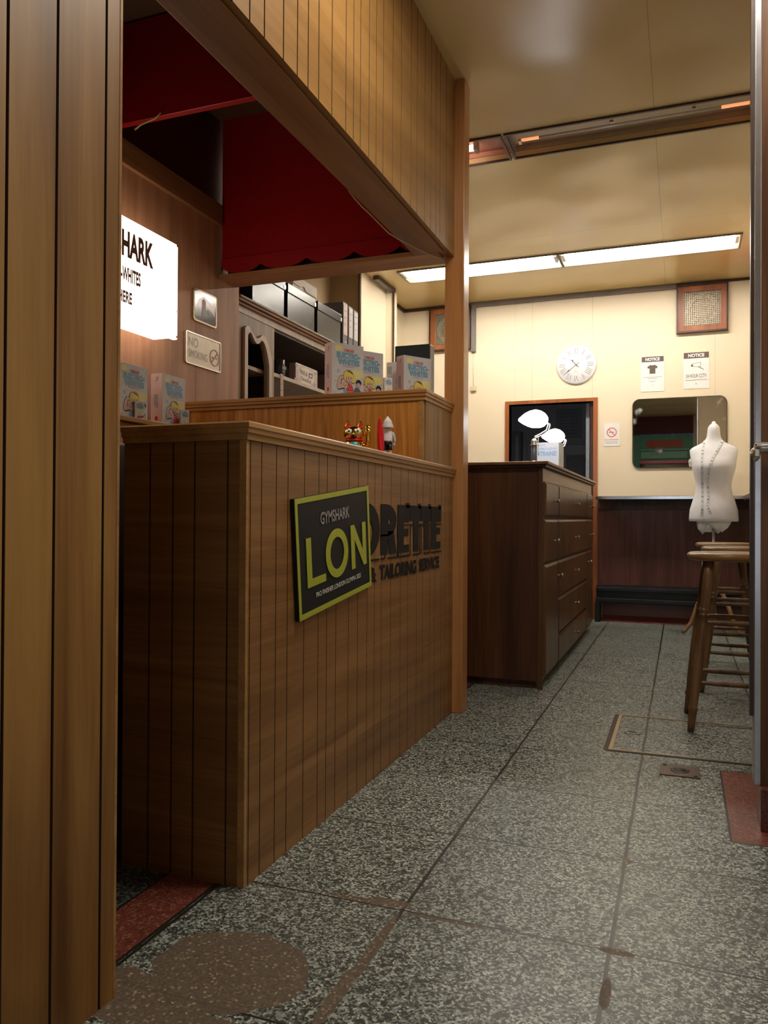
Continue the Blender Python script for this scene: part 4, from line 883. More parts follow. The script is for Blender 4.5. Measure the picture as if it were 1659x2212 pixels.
mug((-2.26, 3.915, 1.655), None, 'navy mug closest to the arched cabinet door')
mug((-2.16, 3.98, 1.655), 'RW', 'navy mug with pale RW letters on the open shelf')
mug((-2.25, 4.075, 1.655), None, 'navy mug standing next to the sewing tin')
t = thing('sewing_tin', 'square taupe pins and needles tin leaning on the cabinet shelf', 'tin', (-2.15, 4.31, 1.655))
b = B(); b.prism(rrect(4.17, 4.47, 1.656, 1.772, 0.012), 0.045, TIN, (-2.19, 0, 0), uy_, uz_); b.obj('body', t, bevel=0.003)
b = B(); O = (-2.1446, 0, 0); b.prism(ell(4.31, 1.708, 0.105, 0.050, 28), 0, TINC, O, uy_, uz_)
b.text('PINS &', 4.225, 1.712, 0.10, 0.026, INKDB, O, uy_, uz_, 0.0, 0.0006); b.text('Needles', 4.235, 1.675, 0.145, 0.026, INKDB, O, uy_, uz_, 0.0, 0.0006)
b.strip_frame([(4.345, 1.708), (4.395, 1.708), (4.395, 1.738), (4.345, 1.738)], [(4.355, 1.714), (4.385, 1.714), (4.385, 1.730), (4.355, 1.730)], 0.0006, INKDB, (O[0] + 0.0003, 0, 0), uy_, uz_)
for q, (y, z) in enumerate(((4.18, 1.755), (4.44, 1.75), (4.43, 1.675), (4.17, 1.67))): b.prism(ell(y, z, 0.018, 0.010, 10), 0, flat('tin_pattern', (0.28, 0.22, 0.20), 0.4), O, uy_, uz_)
b.obj('printed_lid', t)
b = B(); b.box(CX + 0.001, CX + 0.003, 3.93, 3.965, 1.36, 1.66, flat('tape_pink', (0.42, 0.28, 0.22), 0.5))
for k in range(7): b.box(CX + 0.003, CX + 0.0035, 3.942, 3.952, 1.60 - k * 0.035, 1.606 - k * 0.035, INKDB)
tag(b.obj('measuring_tape'), 'faded pink measuring tape hanging over the edge of the cabinet shelf', 'tape')
# boxes and binders on top of the cabinet
TZ = 1.976
def archive(y0, y1, x1, x0, h, m, label, group, dark=True):
    t = thing('archive_box', label, 'box', ((x0 + x1) / 2, (y0 + y1) / 2, TZ if h < 0.3 else TZ), group=group)
    return t
G3 = 'black archive boxes on the cabinet'
for y0, lab in ((3.655, 'black archive box with lid on the cabinet, the nearest to the wood wall'), (4.055, 'black archive box with lid on the cabinet, in the middle of its row'), (4.455, 'black archive box with lid on the cabinet, beside the ring binders')):
    t = thing('archive_box', lab, 'box', (-2.3, y0 + 0.19, TZ), group=G3)
    b = B(); b.box(-2.40, -2.145, y0 + 0.006, y0 + 0.364, TZ, TZ + 0.20, BLKBOX, 0.002); b.obj('box_body', t)
    b = B(); b.box(-2.404, -2.139, y0, y0 + 0.37, TZ + 0.182, TZ + 0.235, BLKBOX, 0.002); b.obj('lid', t)
    b = B(); b.box(-2.140, -2.137, y0 + 0.352, y0 + 0.372, TZ + 0.19, TZ + 0.212, ALU, 0.001); b.obj('lid_corner', t)
t = thing('archive_box', 'black archive box with label holder pushed against the wood wall end on the cabinet', 'box', (-2.4, 3.5, TZ))
b = B(); b.box(-2.56, -2.30, 3.445, 3.63, TZ, TZ + 0.21, BLKBOX, 0.002); b.obj('box_body', t)
b = B(); b.strip_frame([(3.455, TZ + 0.10), (3.51, TZ + 0.10), (3.51, TZ + 0.15), (3.455, TZ + 0.15)], [(3.459, TZ + 0.104), (3.506, TZ + 0.104), (3.506, TZ + 0.146), (3.459, TZ + 0.146)], 0.002, BRASS, (-2.299, 0, 0), uy_, uz_); b.obj('label_holder', t)
CARD = flat('white_card', (0.62, 0.57, 0.52), 0.7)
for z, dy, lab in ((TZ, 0.0, 'white cardboard storage box at the bottom of the pair behind the black boxes'), (TZ + 0.245, 0.01, 'white cardboard storage box on top of the pair behind the black boxes')):
    t = thing('storage_box', lab, 'box', (-2.48, 4.83, z), group='white storage boxes')
    b = B(); b.box(-2.56, -2.418, 4.640 + dy, 4.985 + dy, z, z + 0.20, CARD, 0.001); b.obj('box_body', t)
    b = B(); b.prism([(4.632 + dy, 0.243), (4.632 + dy, 0.185), (4.75 + dy, 0.185), (4.77 + dy, 0.198), (4.80 + dy, 0.198), (4.82 + dy, 0.175), (4.993 + dy, 0.175), (4.993 + dy, 0.235), (4.985 + dy, 0.243)], 0.006, CARD, (-2.416, 0, z), uy_, uz_)
    b.box(-2.565, -2.417, 4.632 + dy, 4.993 + dy, z + 0.202, z + 0.243, CARD); b.obj('lid', t)
for k, (y0, hh, lab) in enumerate(((4.872, 0.34, 'tall dark ring binder next to the black archive boxes'), (4.966, 0.335, 'middle ring binder of the three on the cabinet'), (5.056, 0.33, 'ring binder beside the white column on the cabinet'))):
    t = thing('ring_binder', lab, 'binder', (-2.25, y0 + 0.04, TZ), group='ring binders on the cabinet')
    b = B(); b.box(-2.40, -2.15, y0, y0 + 0.078, TZ, TZ + hh, BINDG, 0.002); b.obj('cover', t)
    b = B(); b.box(-2.1495, -2.148, y0 + 0.006, y0 + 0.072, TZ + 0.12, TZ + hh - 0.012, GRYPL if k else flat('pinkish_label', (0.62, 0.48, 0.44), 0.6))
    for q in range(3): b.text(('VAT', 'BANK', '2024') [q], y0 + 0.012, TZ + 0.265 - q * 0.038, 0.045, 0.014, INKG if q < 2 else INKR, (-2.1478, 0, 0), uy_, uz_, 0.0, 0.0) if False else b.box(-2.148, -2.1476, y0 + 0.014, y0 + 0.058 - 0.008 * q, TZ + 0.28 - q * 0.045, TZ + 0.286 - q * 0.045, INKG)
    b.obj('label', t)
    b = B(); b.strip_frame(ell(y0 + 0.039, TZ + 0.06, 0.017, 0.017, 20), ell(y0 + 0.039, TZ + 0.06, 0.011, 0.011, 20), 0.003, CHROME, (-2.150, 0, 0), uy_, uz_); b.prism(ell(y0 + 0.039, TZ + 0.06, 0.011, 0.011, 16), 0.001, BLACK, (-2.150, 0, 0), uy_, uz_); b.obj('finger_ring', t)

# ------------------------------------------------------------------ dresser
t = thing('chest_of_drawers', 'large dark wooden chest of drawers standing beyond the oak post', 'cabinet', (-1.1, 5.0, 0))
FX = -0.650
b = B(); b.box(-1.60, FX, 3.93, 6.20, 0.04, 1.105, W_DRS); b.box(-1.58, FX - 0.03, 3.95, 6.18, 0, 0.04, W_DRK); b.obj('carcass', t)
b = B(); b.box(FX - 0.018, FX + 0.006, 3.922, 3.945, 0, 1.105, W_DRF, 0.002); b.obj('corner_strip', t)
b = B(); b.box(FX, FX + 0.003, 3.945, 6.19, 1.038, 1.105, W_DRT); b.obj('frieze', t)
b = B(); b.box(-1.63, FX + 0.038, 3.885, 6.25, 1.118, 1.134, W_DRT, 0.004); b.box(-1.62, FX + 0.026, 3.90, 6.235, 1.105, 1.118, W_DRS, 0.003); b.obj('top', t)
KNOB = flat('aged_knob_metal', (0.30, 0.22, 0.15), 0.3, 0.8)
def front(name, y0, y1, z0, z1, knob, group=True):
    b = B(); p0 = [(y0, z0), (y1, z0), (y1, z1), (y0, z1)]; e = 0.012
    b.prism(p0, 0.008, W_DRF, (FX, 0, 0), uy_, uz_)
    p1 = [(y0 + e, z0 + e), (y1 - e, z0 + e), (y1 - e, z1 - e), (y0 + e, z1 - e)]
    vo = [b.bm.verts.new((FX + 0.008, *p)) for p in p0]; vi = [b.bm.verts.new((FX + 0.019, *p)) for p in p1]; i0 = b.mi(W_DRF)
    for i in range(4):
        f = b.bm.faces.new((vo[i], vo[(i + 1) % 4], vi[(i + 1) % 4], vi[i])); f.material_index = i0
    b.bm.faces.new(vi).material_index = i0
    d = b.obj(name, t)
    ky, kz = knob
    k = B(); k.lathe([(0.009, 0.0), (0.005, 0.004), (0.0045, 0.012), (0.010, 0.017), (0.012, 0.023), (0.009, 0.028), (0, 0.030)], KNOB, (FX + 0.019, ky, kz), 16, 'x'); k.obj('knob', d)
c0, c1, c2 = (3.950, 4.385), (4.398, 5.765), (5.778, 6.15)
for z0, z1 in ((0.858, 1.034), (0.630, 0.845)):
    zc = (z0 + z1) / 2 - 0.005
    for (y0, y1), ky in ((c0, 4.23), (c1, 5.10), (c2, 5.98)): front('drawer', y0, y1, z0, z1, (ky, zc))
front('door', c0[0], c0[1], 0.06, 0.617, (4.365, 0.54)); front('door', c2[0], c2[1], 0.06, 0.617, (5.85, 0.54))
for z0, z1 in ((0.422, 0.617), (0.215, 0.410), (0.052, 0.203)): front('drawer', c1[0], c1[1], z0, z1, (5.10, (z0 + z1) / 2 + 0.005))

# banker lamps
def banker(loc, label):
    t = thing('banker_lamp', label, 'lamp', loc, math.radians(22), group='banker lamps on the chest of drawers')
    b = B(); b.lathe([(0.075, 0), (0.075, 0.008), (0.06, 0.016), (0.024, 0.030), (0.018, 0.045), (0.018, 0.055)], ALU, seg=32); b.obj('base', t, world=False)
    b = B(); b.lathe([(0.015, 0.05), (0.0175, 0.06), (0.0175, 0.145), (0.014, 0.15)], flat('pewter', (0.16, 0.19, 0.24), 0.35, 0.6), seg=20); b.lathe([(0.022, 0.15), (0.024, 0.154), (0.015, 0.160), (0.020, 0.172), (0.016, 0.184), (0.008, 0.192)], ALU, seg=20); b.obj('column', t, world=False)
    b = B()
    b.tube([(0.0, 0, 0.188), (0.006, 0, 0.205), (0.04, 0, 0.222), (0.075, 0, 0.245), (0.086, 0, 0.28), (0.084, 0, 0.292)], 0.0045, CHROME, 10)
    b.tube([(0.002, 0.012, 0.188), (0.016, 0.012, 0.200), (0.052, 0.012, 0.214), (0.088, 0.012, 0.238), (0.100, 0.012, 0.275), (0.096, 0.012, 0.288)], 0.004, CHROME, 10)
    b.obj('arm', t, world=False)
    b = B()
    b.loft([(0.012, 0, 0.262, 0.03, 0.026), (0.010, 0, 0.270, 0.052, 0.044), (0.002, 0, 0.286, 0.074, 0.060), (-0.006, 0, 0.302, 0.088, 0.068), (-0.006, 0, 0.312, 0.090, 0.069), (0.0, 0, 0.330, 0.078, 0.062), (0.004, 0, 0.348, 0.060, 0.050), (0.006, 0, 0.362, 0.036, 0.034), (0.007, 0, 0.369, 0.012, 0.012)], LAMPW, 28); b.obj('shade', t, world=False, label='glowing white glass shade')
    b = B(); b.tube([(0.022, -0.012, 0.20), (0.022, -0.012, 0.10)], 0.0012, BRASS, 5); b.ball((0.022, -0.012, 0.095), 0.004, BRASS); b.obj('pull_chain', t, world=False)
    return t
banker((-0.806, 4.60, 1.134), 'lit banker lamp nearer the oak post on the chest of drawers').scale = (0.97, 0.97, 0.95)
banker((-0.80, 5.32, 1.134), 'lit banker lamp behind the STRAINS carton on the chest of drawers').scale = (0.86, 0.86, 0.86)
t = thing('strains_carton', 'white carton printed STRAINS in blue between the two banker lamps', 'box', (-0.772, 4.98, 1.134), math.radians(-6))
b = B(); b.box(-0.07, 0.07, -0.06, 0.06, 0, 0.19, BOXW, 0.002); b.obj('carton', t, world=False)
b = B(); b.text('STRAINS!', -0.062, 0.105, 0.118, 0.030, INKB, (0, -0.0605, 0), (1, 0, 0), (0, 0, 1), 0.03, 0.0005); b.text("WE'RE TOUGH ON", -0.055, 0.143, 0.11, 0.014, INKB, (0, -0.0605, 0), (1, 0, 0), (0, 0, 1), 0.01, 0.0005)
b.text('gymshark', -0.058, 0.168, 0.045, 0.010, INKG, (0, -0.0605, 0), (1, 0, 0), (0, 0, 1), 0.0, 0.0005)
b.text('GYMSHARK', 0.06, -0.035, 0.06, 0.022, INKB, (0.0705, -0.03, 0), (0, 0, 1), (0, -1, 0), 0.02, -0.0005)
b.obj('printing', t, world=False)
b = B(); b.box(-1.20, -1.16, 3.92, 4.02, 1.134, 1.142, PAPER, 0.001); tag(b.obj('paper_slip'), 'small white slip lying on the near edge of the chest of drawers top', 'paper')

# ------------------------------------------------------------------ back wall items
t = thing('wall_clock', 'round white wall clock with Roman numerals above the doorway', 'clock', (-0.842, YB, 2.163))
b = B(); b.lathe([(0.0, 0), (0.162, 0), (0.165, -0.004), (0.165, -0.014), (0.160, -0.020), (0, -0.020)], flat('clock_white', (0.78, 0.78, 0.80), 0.45, var=0.02), (-0.842, YB - 0.001, 2.163), 48, 'y'); b.obj('dial', t)
b = B(); cc = Vector((-0.842, YB - 0.0225, 2.163))
for i, s in enumerate(('XII', 'I', 'II', 'III', 'IIII', 'V', 'VI', 'VII', 'VIII', 'IX', 'X', 'XI')):
    a = -2 * PI * i / 12; r = 0.128
    uy = Vector((-math.sin(a) * 1.0, 0, math.cos(a))); ux = Vector((math.cos(a), 0, math.sin(a)))
    wd = {1: 0.006, 2: 0.022, 3: 0.034, 4: 0.044}[len(s)] + (0.010 if any(ch in s for ch in 'XV') else 0)
    b.text(s, -wd / 2, -0.026, wd, 0.052, INKG, cc + uy * 0.118, ux, uy, -0.006, 0.0)
b.text('KENSINGTON', -0.06, 0.036, 0.12, 0.012, INKG, cc, (1, 0, 0), (0, 0, 1), -0.005, 0.0); b.text('STATION', -0.03, 0.018, 0.06, 0.009, INKG, cc, (1, 0, 0), (0, 0, 1), -0.005, 0.0); b.text('LONDON', -0.015, -0.06, 0.03, 0.008, INKG, cc, (1, 0, 0), (0, 0, 1), -0.005, 0.0)
b.obj('numerals', t)
def hand(a, L, wd):
    a = math.radians(a); d = Vector((math.sin(a), 0, math.cos(a))); p = Vector((math.cos(a), 0, -math.sin(a)))
    b = B(); b.prism([(-wd, -0.03), (wd, -0.03), (wd * 0.8, L * 0.65), (wd * 2.6, L * 0.75), (0, L), (-wd * 2.6, L * 0.75), (-wd * 0.8, L * 0.65)], 0.001, INKD, cc + Vector((0, -0.004, 0)), p, d); b.obj('hand', t)
hand(233, 0.105, 0.0016); hand(318, 0.060, 0.002)
b = B(); b.lathe([(0.006, 0), (0.006, -0.007), (0, -0.008)], BRASS, cc, 12, 'y'); b.obj('hub', t)

def sheet(name, label, x0, x1, z0, z1):
    t = thing(name, label, 'sign', ((x0 + x1) / 2, YB, z0))
    b = B(); b.box(x0, x1, YB - 0.004, YB - 0.001, z0, z1, PAPER); b.obj('sheet', t); return t
XU, ZU = Vector((1, 0, 0)), Vector((0, 0, 1)); WO = Vector((0, YB - 0.0046, 0))
t = sheet('notice_sheet', 'white NOTICE sheet with dark T-shirt picture, left of the CCTV notice', -0.318, -0.134, 1.905, 2.198)
b = B(); b.prism([(-0.312, 2.150), (-0.140, 2.150), (-0.140, 2.194), (-0.312, 2.194)], 0, INKDB, WO, XU, ZU)
b.text('NOTICE', -0.282, 2.159, 0.112, 0.026, INKW, WO, XU, ZU, 0.04, 0.0004)
b.prism([(-0.250, 2.052), (-0.204, 2.052), (-0.204, 2.098), (-0.192, 2.094), (-0.186, 2.110), (-0.212, 2.126), (-0.220, 2.122), (-0.234, 2.122), (-0.242, 2.126), (-0.268, 2.110), (-0.262, 2.094), (-0.250, 2.098)], 0, INKDB, WO, XU, ZU)
for z, wd in ((2.022, 0.145), (2.010, 0.07), (1.986, 0.05), (1.955, 0.010)): b.prism([(-0.226 - wd / 2, z), (-0.226 + wd / 2, z), (-0.226 + wd / 2, z + 0.004), (-0.226 - wd / 2, z + 0.004)], 0, INKG, WO, XU, ZU)
b.obj('printing', t)
t = sheet('notice_sheet', 'white NOTICE 24 HOUR CCTV sheet with camera drawing below the grille', 0.012, 0.206, 1.912, 2.206)
b = B(); b.prism([(0.014, 2.158), (0.204, 2.158), (0.204, 2.206), (0.014, 2.206)], 0, INKDB, WO, XU, ZU)
b.text('NOTICE', 0.048, 2.168, 0.122, 0.028, INKW, WO, XU, ZU, 0.04, 0.0004)
b.text('24 HOUR CCTV', 0.032, 2.000, 0.155, 0.030, INKD, WO, XU, ZU, 0.0, 0.0004)
b.strip_frame([(0.075, 2.115), (0.145, 2.125), (0.142, 2.085), (0.085, 2.09)], [(0.079, 2.112), (0.141, 2.121), (0.138, 2.089), (0.088, 2.094)], 0.0004, INKG, WO, XU, ZU); b.prism(ell(0.078, 2.10, 0.008, 0.010, 10), 0, INKD, WO + Vector((0, -0.0003, 0)), XU, ZU)
b.prism([(0.12, 2.085), (0.165, 2.06), (0.168, 2.066), (0.13, 2.09)], 0, INKG, WO, XU, ZU)
b.prism([(0.026, 1.980), (0.192, 1.980), (0.192, 1.983), (0.026, 1.983)], 0, INKDB, WO, XU, ZU); b.prism(ell(0.109, 1.95, 0.004, 0.004, 8), 0, INKDB, WO, XU, ZU)
b.obj('printing', t)
t = sheet('no_smoking_notice', 'small white NO SMOKING paper with red symbol, left of the mirror', -0.615, -0.487, 1.462, 1.655)
b = B(); c = (-0.550, 1.578); b.strip_frame(ell(*c, 0.040, 0.040, 32), ell(*c, 0.034, 0.034, 32), 0.0004, INKR, WO, XU, ZU)
b.prism([(c[0] - 0.027, c[1] + 0.023), (c[0] - 0.023, c[1] + 0.027), (c[0] + 0.027, c[1] - 0.023), (c[0] + 0.023, c[1] - 0.027)], 0, INKR, WO + Vector((0, -0.0003, 0)), XU, ZU)
b.prism([(c[0] - 0.024, c[1] - 0.004), (c[0] + 0.02, c[1] - 0.004), (c[0] + 0.02, c[1] + 0.004), (c[0] - 0.024, c[1] + 0.004)], 0, INKG, WO, XU, ZU)
b.text('NO SMOKING', -0.607, 1.510, 0.112, 0.012, INKR, WO, XU, ZU, 0.0, 0.0003)
for z in (1.496, 1.486): b.prism([(-0.60, z), (-0.50, z), (-0.50, z + 0.003), (-0.60, z + 0.003)], 0, INKG, WO, XU, ZU)
b.obj('printing', t)

# mirror
mm, nt, bb = newmat('mirror_glass'); bb.inputs['Metallic'].default_value = 1.0; bb.inputs['Base Color'].default_value = (0.82, 0.84, 0.82, 1)
tc = N(nt, 'ShaderNodeTexCoord'); no = N(nt, 'ShaderNodeTexNoise', i_Scale=9.0, i_Detail=6.0); nt.links.new(tc.outputs['Object'], no.inputs['Vector'])
rr = ramp(nt, [(0.62, (0.015, 0.015, 0.015)), (0.8, (0.22, 0.22, 0.22))]); nt.links.new(no.outputs['Fac'], rr.inputs[0]); nt.links.new(rr.outputs[0], bb.inputs['Roughness'])
t = thing('wall_mirror', 'old rounded rectangular mirror with worn corners on the back wall', 'mirror', (-0.02, YB, 1.27))
b = B(); b.prism(rrect(-0.381, 0.337, 1.276, 1.842, 0.055, 8), 0.012, mm, (0, YB - 0.002, 0), XU, ZU)
for f in b.bm.faces:
    if abs(f.normal.y) < 0.1: pass
b.obj('glass', t)
b = B(); b.strip_frame(rrect(-0.384, 0.340, 1.272, 1.846, 0.058, 8), rrect(-0.380, 0.336, 1.277, 1.841, 0.054, 8), 0.014, DKTRIM, (0, YB - 0.002, 0), XU, ZU); b.obj('rim', t)

# grille vents
def vent(x0, x1, z0, z1, label):
    t = thing('wall_grille', label, 'vent', ((x0 + x1) / 2, YB, z0), group='wooden framed grilles on the back wall'); e = 0.055
    b = B(); b.strip_frame([(x0 + 0.008, z0 + 0.008), (x1 - 0.008, z0 + 0.008), (x1 - 0.008, z1 - 0.008), (x0 + 0.008, z1 - 0.008)], [(x0 + e, z0 + e), (x1 - e, z0 + e), (x1 - e, z1 - e), (x0 + e, z1 - e)], 0.035, W_VNT, (0, YB - 0.001, 0), XU, ZU)
    b.strip_frame([(x0, z0), (x1, z0), (x1, z1), (x0, z1)], [(x0 + 0.012, z0 + 0.012), (x1 - 0.012, z0 + 0.012), (x1 - 0.012, z1 - 0.012), (x0 + 0.012, z1 - 0.012)], 0.045, W_DRK, (0, YB - 0.001, 0), XU, ZU); b.obj('frame', t)
    b = B(); b.box(x0 + e, x1 - e, YB - 0.004, YB - 0.001, z0 + e, z1 - e, BLACK); cx, cz = (x0 + x1) / 2, (z0 + z1) / 2
    SPK = flat('speaker_ring_metal', (0.55, 0.50, 0.38), 0.35, 0.5)
    b.lathe([(0.125, -0.004), (0.125, -0.008), (0.108, -0.009), (0.108, -0.004)], SPK, (cx, YB, cz), 32, 'y'); b.lathe([(0.09, -0.0045), (0.05, -0.006), (0.02, -0.0045)], flat('speaker_cone', (0.07, 0.06, 0.05), 0.6), (cx, YB, cz), 32, 'y'); b.obj('speaker', t)
    b = B(); n = 19
    for i in range(n + 1):
        u = i / n; xx = x0 + e + (x1 - x0 - 2 * e) * u; zz = z0 + e + (z1 - z0 - 2 * e) * u
        b.box(xx - 0.0034, xx + 0.0034, YB - 0.022, YB - 0.020, z0 + e, z1 - e, MESHM); b.box(x0 + e, x1 - e, YB - 0.020, YB - 0.018, zz - 0.0034, zz + 0.0034, MESHM)
    b.obj('mesh_grid', t); return t
vent(-0.042, 0.345, 2.362, 2.750, 'red-brown framed square grille at the top of the back wall, right side')
vent(-2.150, -1.765, 2.362, 2.752, 'red-brown framed square grille at the top of the back wall, behind the oak post')
t = thing('cable_trunking', 'grey cable trunking under the ceiling turning down beside the hidden grille', 'trunking', (-0.9, YB, 2.74))
b = B(); b.box(-1.762, -0.045, YB - 0.028, YB - 0.002, CZ - 0.042, CZ - 0.001, TRUNK, 0.002); b.obj('long_run', t)
b = B(); b.box(-1.762, -1.722, YB - 0.030, YB - 0.002, 2.335, CZ - 0.043, TRUNK, 0.002); b.obj('drop', t)
b = B(); b.tube([(-1.742, YB - 0.006, 2.335), (-1.745, YB - 0.006, 2.2), (-1.742, YB - 0.006, 2.03)], 0.003, CABLEW, 6); b.box(-1.765, -1.715, YB - 0.03, YB - 0.001, 1.985, 2.03, flat('switch_cream', (0.6, 0.52, 0.38), 0.4), 0.004)
tag(b.obj('cord_switch'), 'small cream switch on a thin white cord below the trunking', 'switch')

# wall bar along back and right walls
t = thing('wall_bar', 'dark narrow bar with shiny metal edge along the back and right walls', 'bar', (-0.1, 6.7, 0))
b = B(); b.box(-0.655, 0.54, 6.62, YB - 0.001, 1.012, 1.034, W_DRK); b.box(0.462, 0.539, 2.5, 6.62, 1.012, 1.034, W_DRK); b.obj('bar_top', t)
b = B(); b.box(-0.657, 0.46, 6.605, 6.62, 1.008, 1.036, CHROME, 0.003); b.obj('metal_edge', t)
b = B(); b.box(0.448, 0.462, 2.5, 6.618, 0.995, 1.036, W_DRK, 0.003); b.obj('side_edge', t)
b = B(); b.box(-0.66, 0.53, 6.812, 6.849, 0.93, 1.011, W_DRK); b.obj('apron', t)
b = B(); b.box(-0.66, 0.53, 6.825, 6.848, 0.30, 0.929, W_MAR); b.obj('panel', t)
b = B(); b.box(-0.66, 0.53, 6.70, 6.74, 0.255, 0.29, BLACK, 0.006); b.box(-0.66, 0.53, 6.70, 6.74, 0.165, 0.20, BLACK, 0.006); b.box(-0.66, 0.53, 6.745, 6.824, 0.15, 0.299, BLACK); b.obj('foot_rail', t)
b = B(); b.box(-0.668, -0.628, 6.69, 6.83, 0.0, 0.165, BLACK, 0.003); b.obj('support', t)
b = B(); b.box(-0.62, 0.53, 6.80, 6.849, 0, 0.145, STONEM); b.prism([(6.74, 0), (6.80, 0), (6.80, 0.05)], 1.15, STONEM, (-0.62, 0, 0), (0, 1, 0), (0, 0, 1)); struct(b.obj('baseboard_back'))
# framed thing on right wall
t = thing('wall_frame', 'orange-red wooden frame high on the right wall near the corner', 'frame', (0.52, 6.2, 2.3))
b = B(); b.box(0.49, 0.539, 5.9, 6.45, 2.38, 2.76, ORANGE, 0.004); b.obj('frame', t)
b = B(); b.box(0.484, 0.49, 5.88, 6.47, 2.365, 2.38, W_DRK); b.obj('lower_rail', t)

# ------------------------------------------------------------------ ceiling fixtures
def slot(b, x0, x1, y0, y1, m, h=0.055):
    b.box(x0, x1, y0, y1, CZ + h, CZ + h + 0.01, m)
    b.box(x0 - 0.006, x0, y0, y1, CZ + 0.0305, CZ + h, m); b.box(x1, x1 + 0.006, y0, y1, CZ + 0.0305, CZ + h, m)
    b.box(x0, x1, y0 - 0.006, y0, CZ + 0.0305, CZ + h, m); b.box(x0, x1, y1, y1 + 0.006, CZ + 0.0305, CZ + h, m)
def rim(b, x0, x1, y0, y1, w_, m):
    b.strip_frame([(x0 - w_, y0 - w_), (x1 + w_, y0 - w_), (x1 + w_, y1 + w_), (x0 - w_, y1 + w_)], [(x0, y0), (x1, y0), (x1, y1), (x0, y1)], 0.010, m, (0, 0, CZ - 0.0101), (1, 0, 0), (0, 1, 0))
def fixture(x0, x1, y0, y1, body, label, tubes, rimm, group):
    t = thing('ceiling_light', label, 'light', ((x0 + x1) / 2, (y0 + y1) / 2, CZ), group=group)
    b = B(); slot(b, x0, x1, y0, y1, body); b.obj('housing', t)
    b = B(); rim(b, x0 + 0.002, x1 - 0.002, y0 + 0.002, y1 - 0.002, 0.012, rimm); b.obj('rim', t)
    return t
# lit row
for x0, x1, lab in ((-2.075, -0.852, 'lit fluorescent ceiling light, the one crossing behind the oak post'), (-0.836, 0.372, 'lit fluorescent ceiling light, the one nearer the right wall')):
    t = fixture(x0, x1, 5.765, 6.055, WHITE, lab, 1, TRUNK, 'lit ceiling lights')
    for k, yy in enumerate((5.81, 5.90)):
        b = B(); b.tube([(x0 + 0.04, yy, CZ + 0.006), (x1 - 0.04, yy, CZ + 0.006)], 0.019, TUBEL, 12); b.obj('tube', t)
    for xx in (x0 + 0.02, x1 - 0.02):
        b = B(); b.box(xx - 0.012, xx + 0.012, 5.79, 5.92, CZ - 0.015, CZ + 0.05, WHITE, 0.003); b.obj('lamp_holder', t)
# unlit row
for x0, x1, lab, lit in ((-2.045, -0.862, 'dim pinkish ceiling light glowing just past the oak post', True), (-0.828, 0.340, 'unlit fluorescent ceiling light with orange glowing tube ends', False)):
    t = fixture(x0, x1, 3.880, 4.145, PINKGLOW if lit else CREAMP, lab, 1, DKTRIM, 'nearer ceiling lights')
    yy = 3.955; TZ2 = CZ + 0.012
    if lit:
        b = B(); b.tube([(x0 + 0.05, 3.99, TZ2), (x1 - 0.16, 3.99, TZ2)], 0.016, TUBEP, 12); b.obj('tube', t)
        b = B(); b.box(x1 - 0.155, x1 - 0.135, 3.96, 4.02, CZ - 0.01, CZ + 0.05, CREAMP, 0.003); b.obj('lamp_holder', t)
    else:
        b = B(); b.box(x0 + 0.04, x1 - 0.02, 3.885, 3.945, CZ - 0.006, CZ + 0.05, CREAMP, 0.004); b.obj('gear_tray', t)
        for xx in (-0.32, 0.05): 
            b = B(); b.lathe([(0.009, 0), (0.009, -0.006), (0.004, -0.008)], BRASS, (xx, 3.915, CZ - 0.006), 12); b.obj('screw', t)
        tb = B(); tb.tube([(x0 + 0.15, yy + 0.02, TZ2), (x1 - 0.17, yy + 0.02, TZ2)], 0.016, TUBEW, 12); tb.tube([(x0 + 0.065, yy + 0.02, TZ2), (x0 + 0.149, yy + 0.02, TZ2)], 0.016, TUBEO, 12); tb.tube([(x1 - 0.169, yy + 0.02, TZ2), (x1 - 0.05, yy + 0.02, TZ2)], 0.016, TUBEO, 12); tb.obj('tube', t)
        for xx in (x0 + 0.055, x1 - 0.04):
            b = B(); b.box(xx - 0.008, xx + 0.008, yy, yy + 0.04, CZ - 0.012, CZ + 0.05, ALU, 0.002); b.obj('lamp_holder', t)

# ------------------------------------------------------------------ bar stools
def make_stool():
    t = bpy.data.objects.new('bar_stool', None); C.objects.link(t); t.empty_display_size = 0.1
    H = 0.715
    b = B(); b.lathe([(0.0, H - 0.034), (0.150, H - 0.034), (0.162, H - 0.030), (0.170, H - 0.018), (0.168, H - 0.008), (0.158, H - 0.001), (0.13, H - 0.003), (0.0, H - 0.006)], W_STS, seg=48); b.obj('seat', t, world=False)
    top, bot = 0.085, 0.160
    def at(sx, sy, z): 
        u = (H - 0.034 - z) / (H - 0.034); r = top + (bot - top) * u; return Vector((sx * r, sy * r, z))
    prof = [(0, .0125), (.04, .0145), (.085, .0165), (.092, .020), (.10, .0165), (.108, .0155), (.16, .0185), (.30, .021), (.42, .020), (.455, .0165), (.458, .019), (.466, .019), (.469, .0155), (.478, .019), (.486, .019), (.489, .0155), (.498, .019), (.506, .017), (.54, .018), (.62, .020), (.681, .0165)]
    for sx in (-1, 1):
        for sy in (-1, 1):
            b = B(); b.tube([at(sx, sy, z) for z, r in prof], [r for z, r in prof], W_STL, 14); b.obj('leg', t, world=False)
    def rung(p, q):
        b = B(); d = q - p; b.tube([p + d * u for u in (0, .1, .3, .5, .7, .9, 1)], [.006, .008, .0105, .011, .0105, .008, .006], W_STL, 10); b.obj('rung', t, world=False)
    for sy in (-1, 1):
        for z in (0.195, 0.435): rung(at(-1, sy, z), at(1, sy, z))
    for sx in (-1, 1):
        for z in (0.23, 0.47): rung(at(sx, -1, z), at(sx, 1, z))
    return t
st = make_stool()
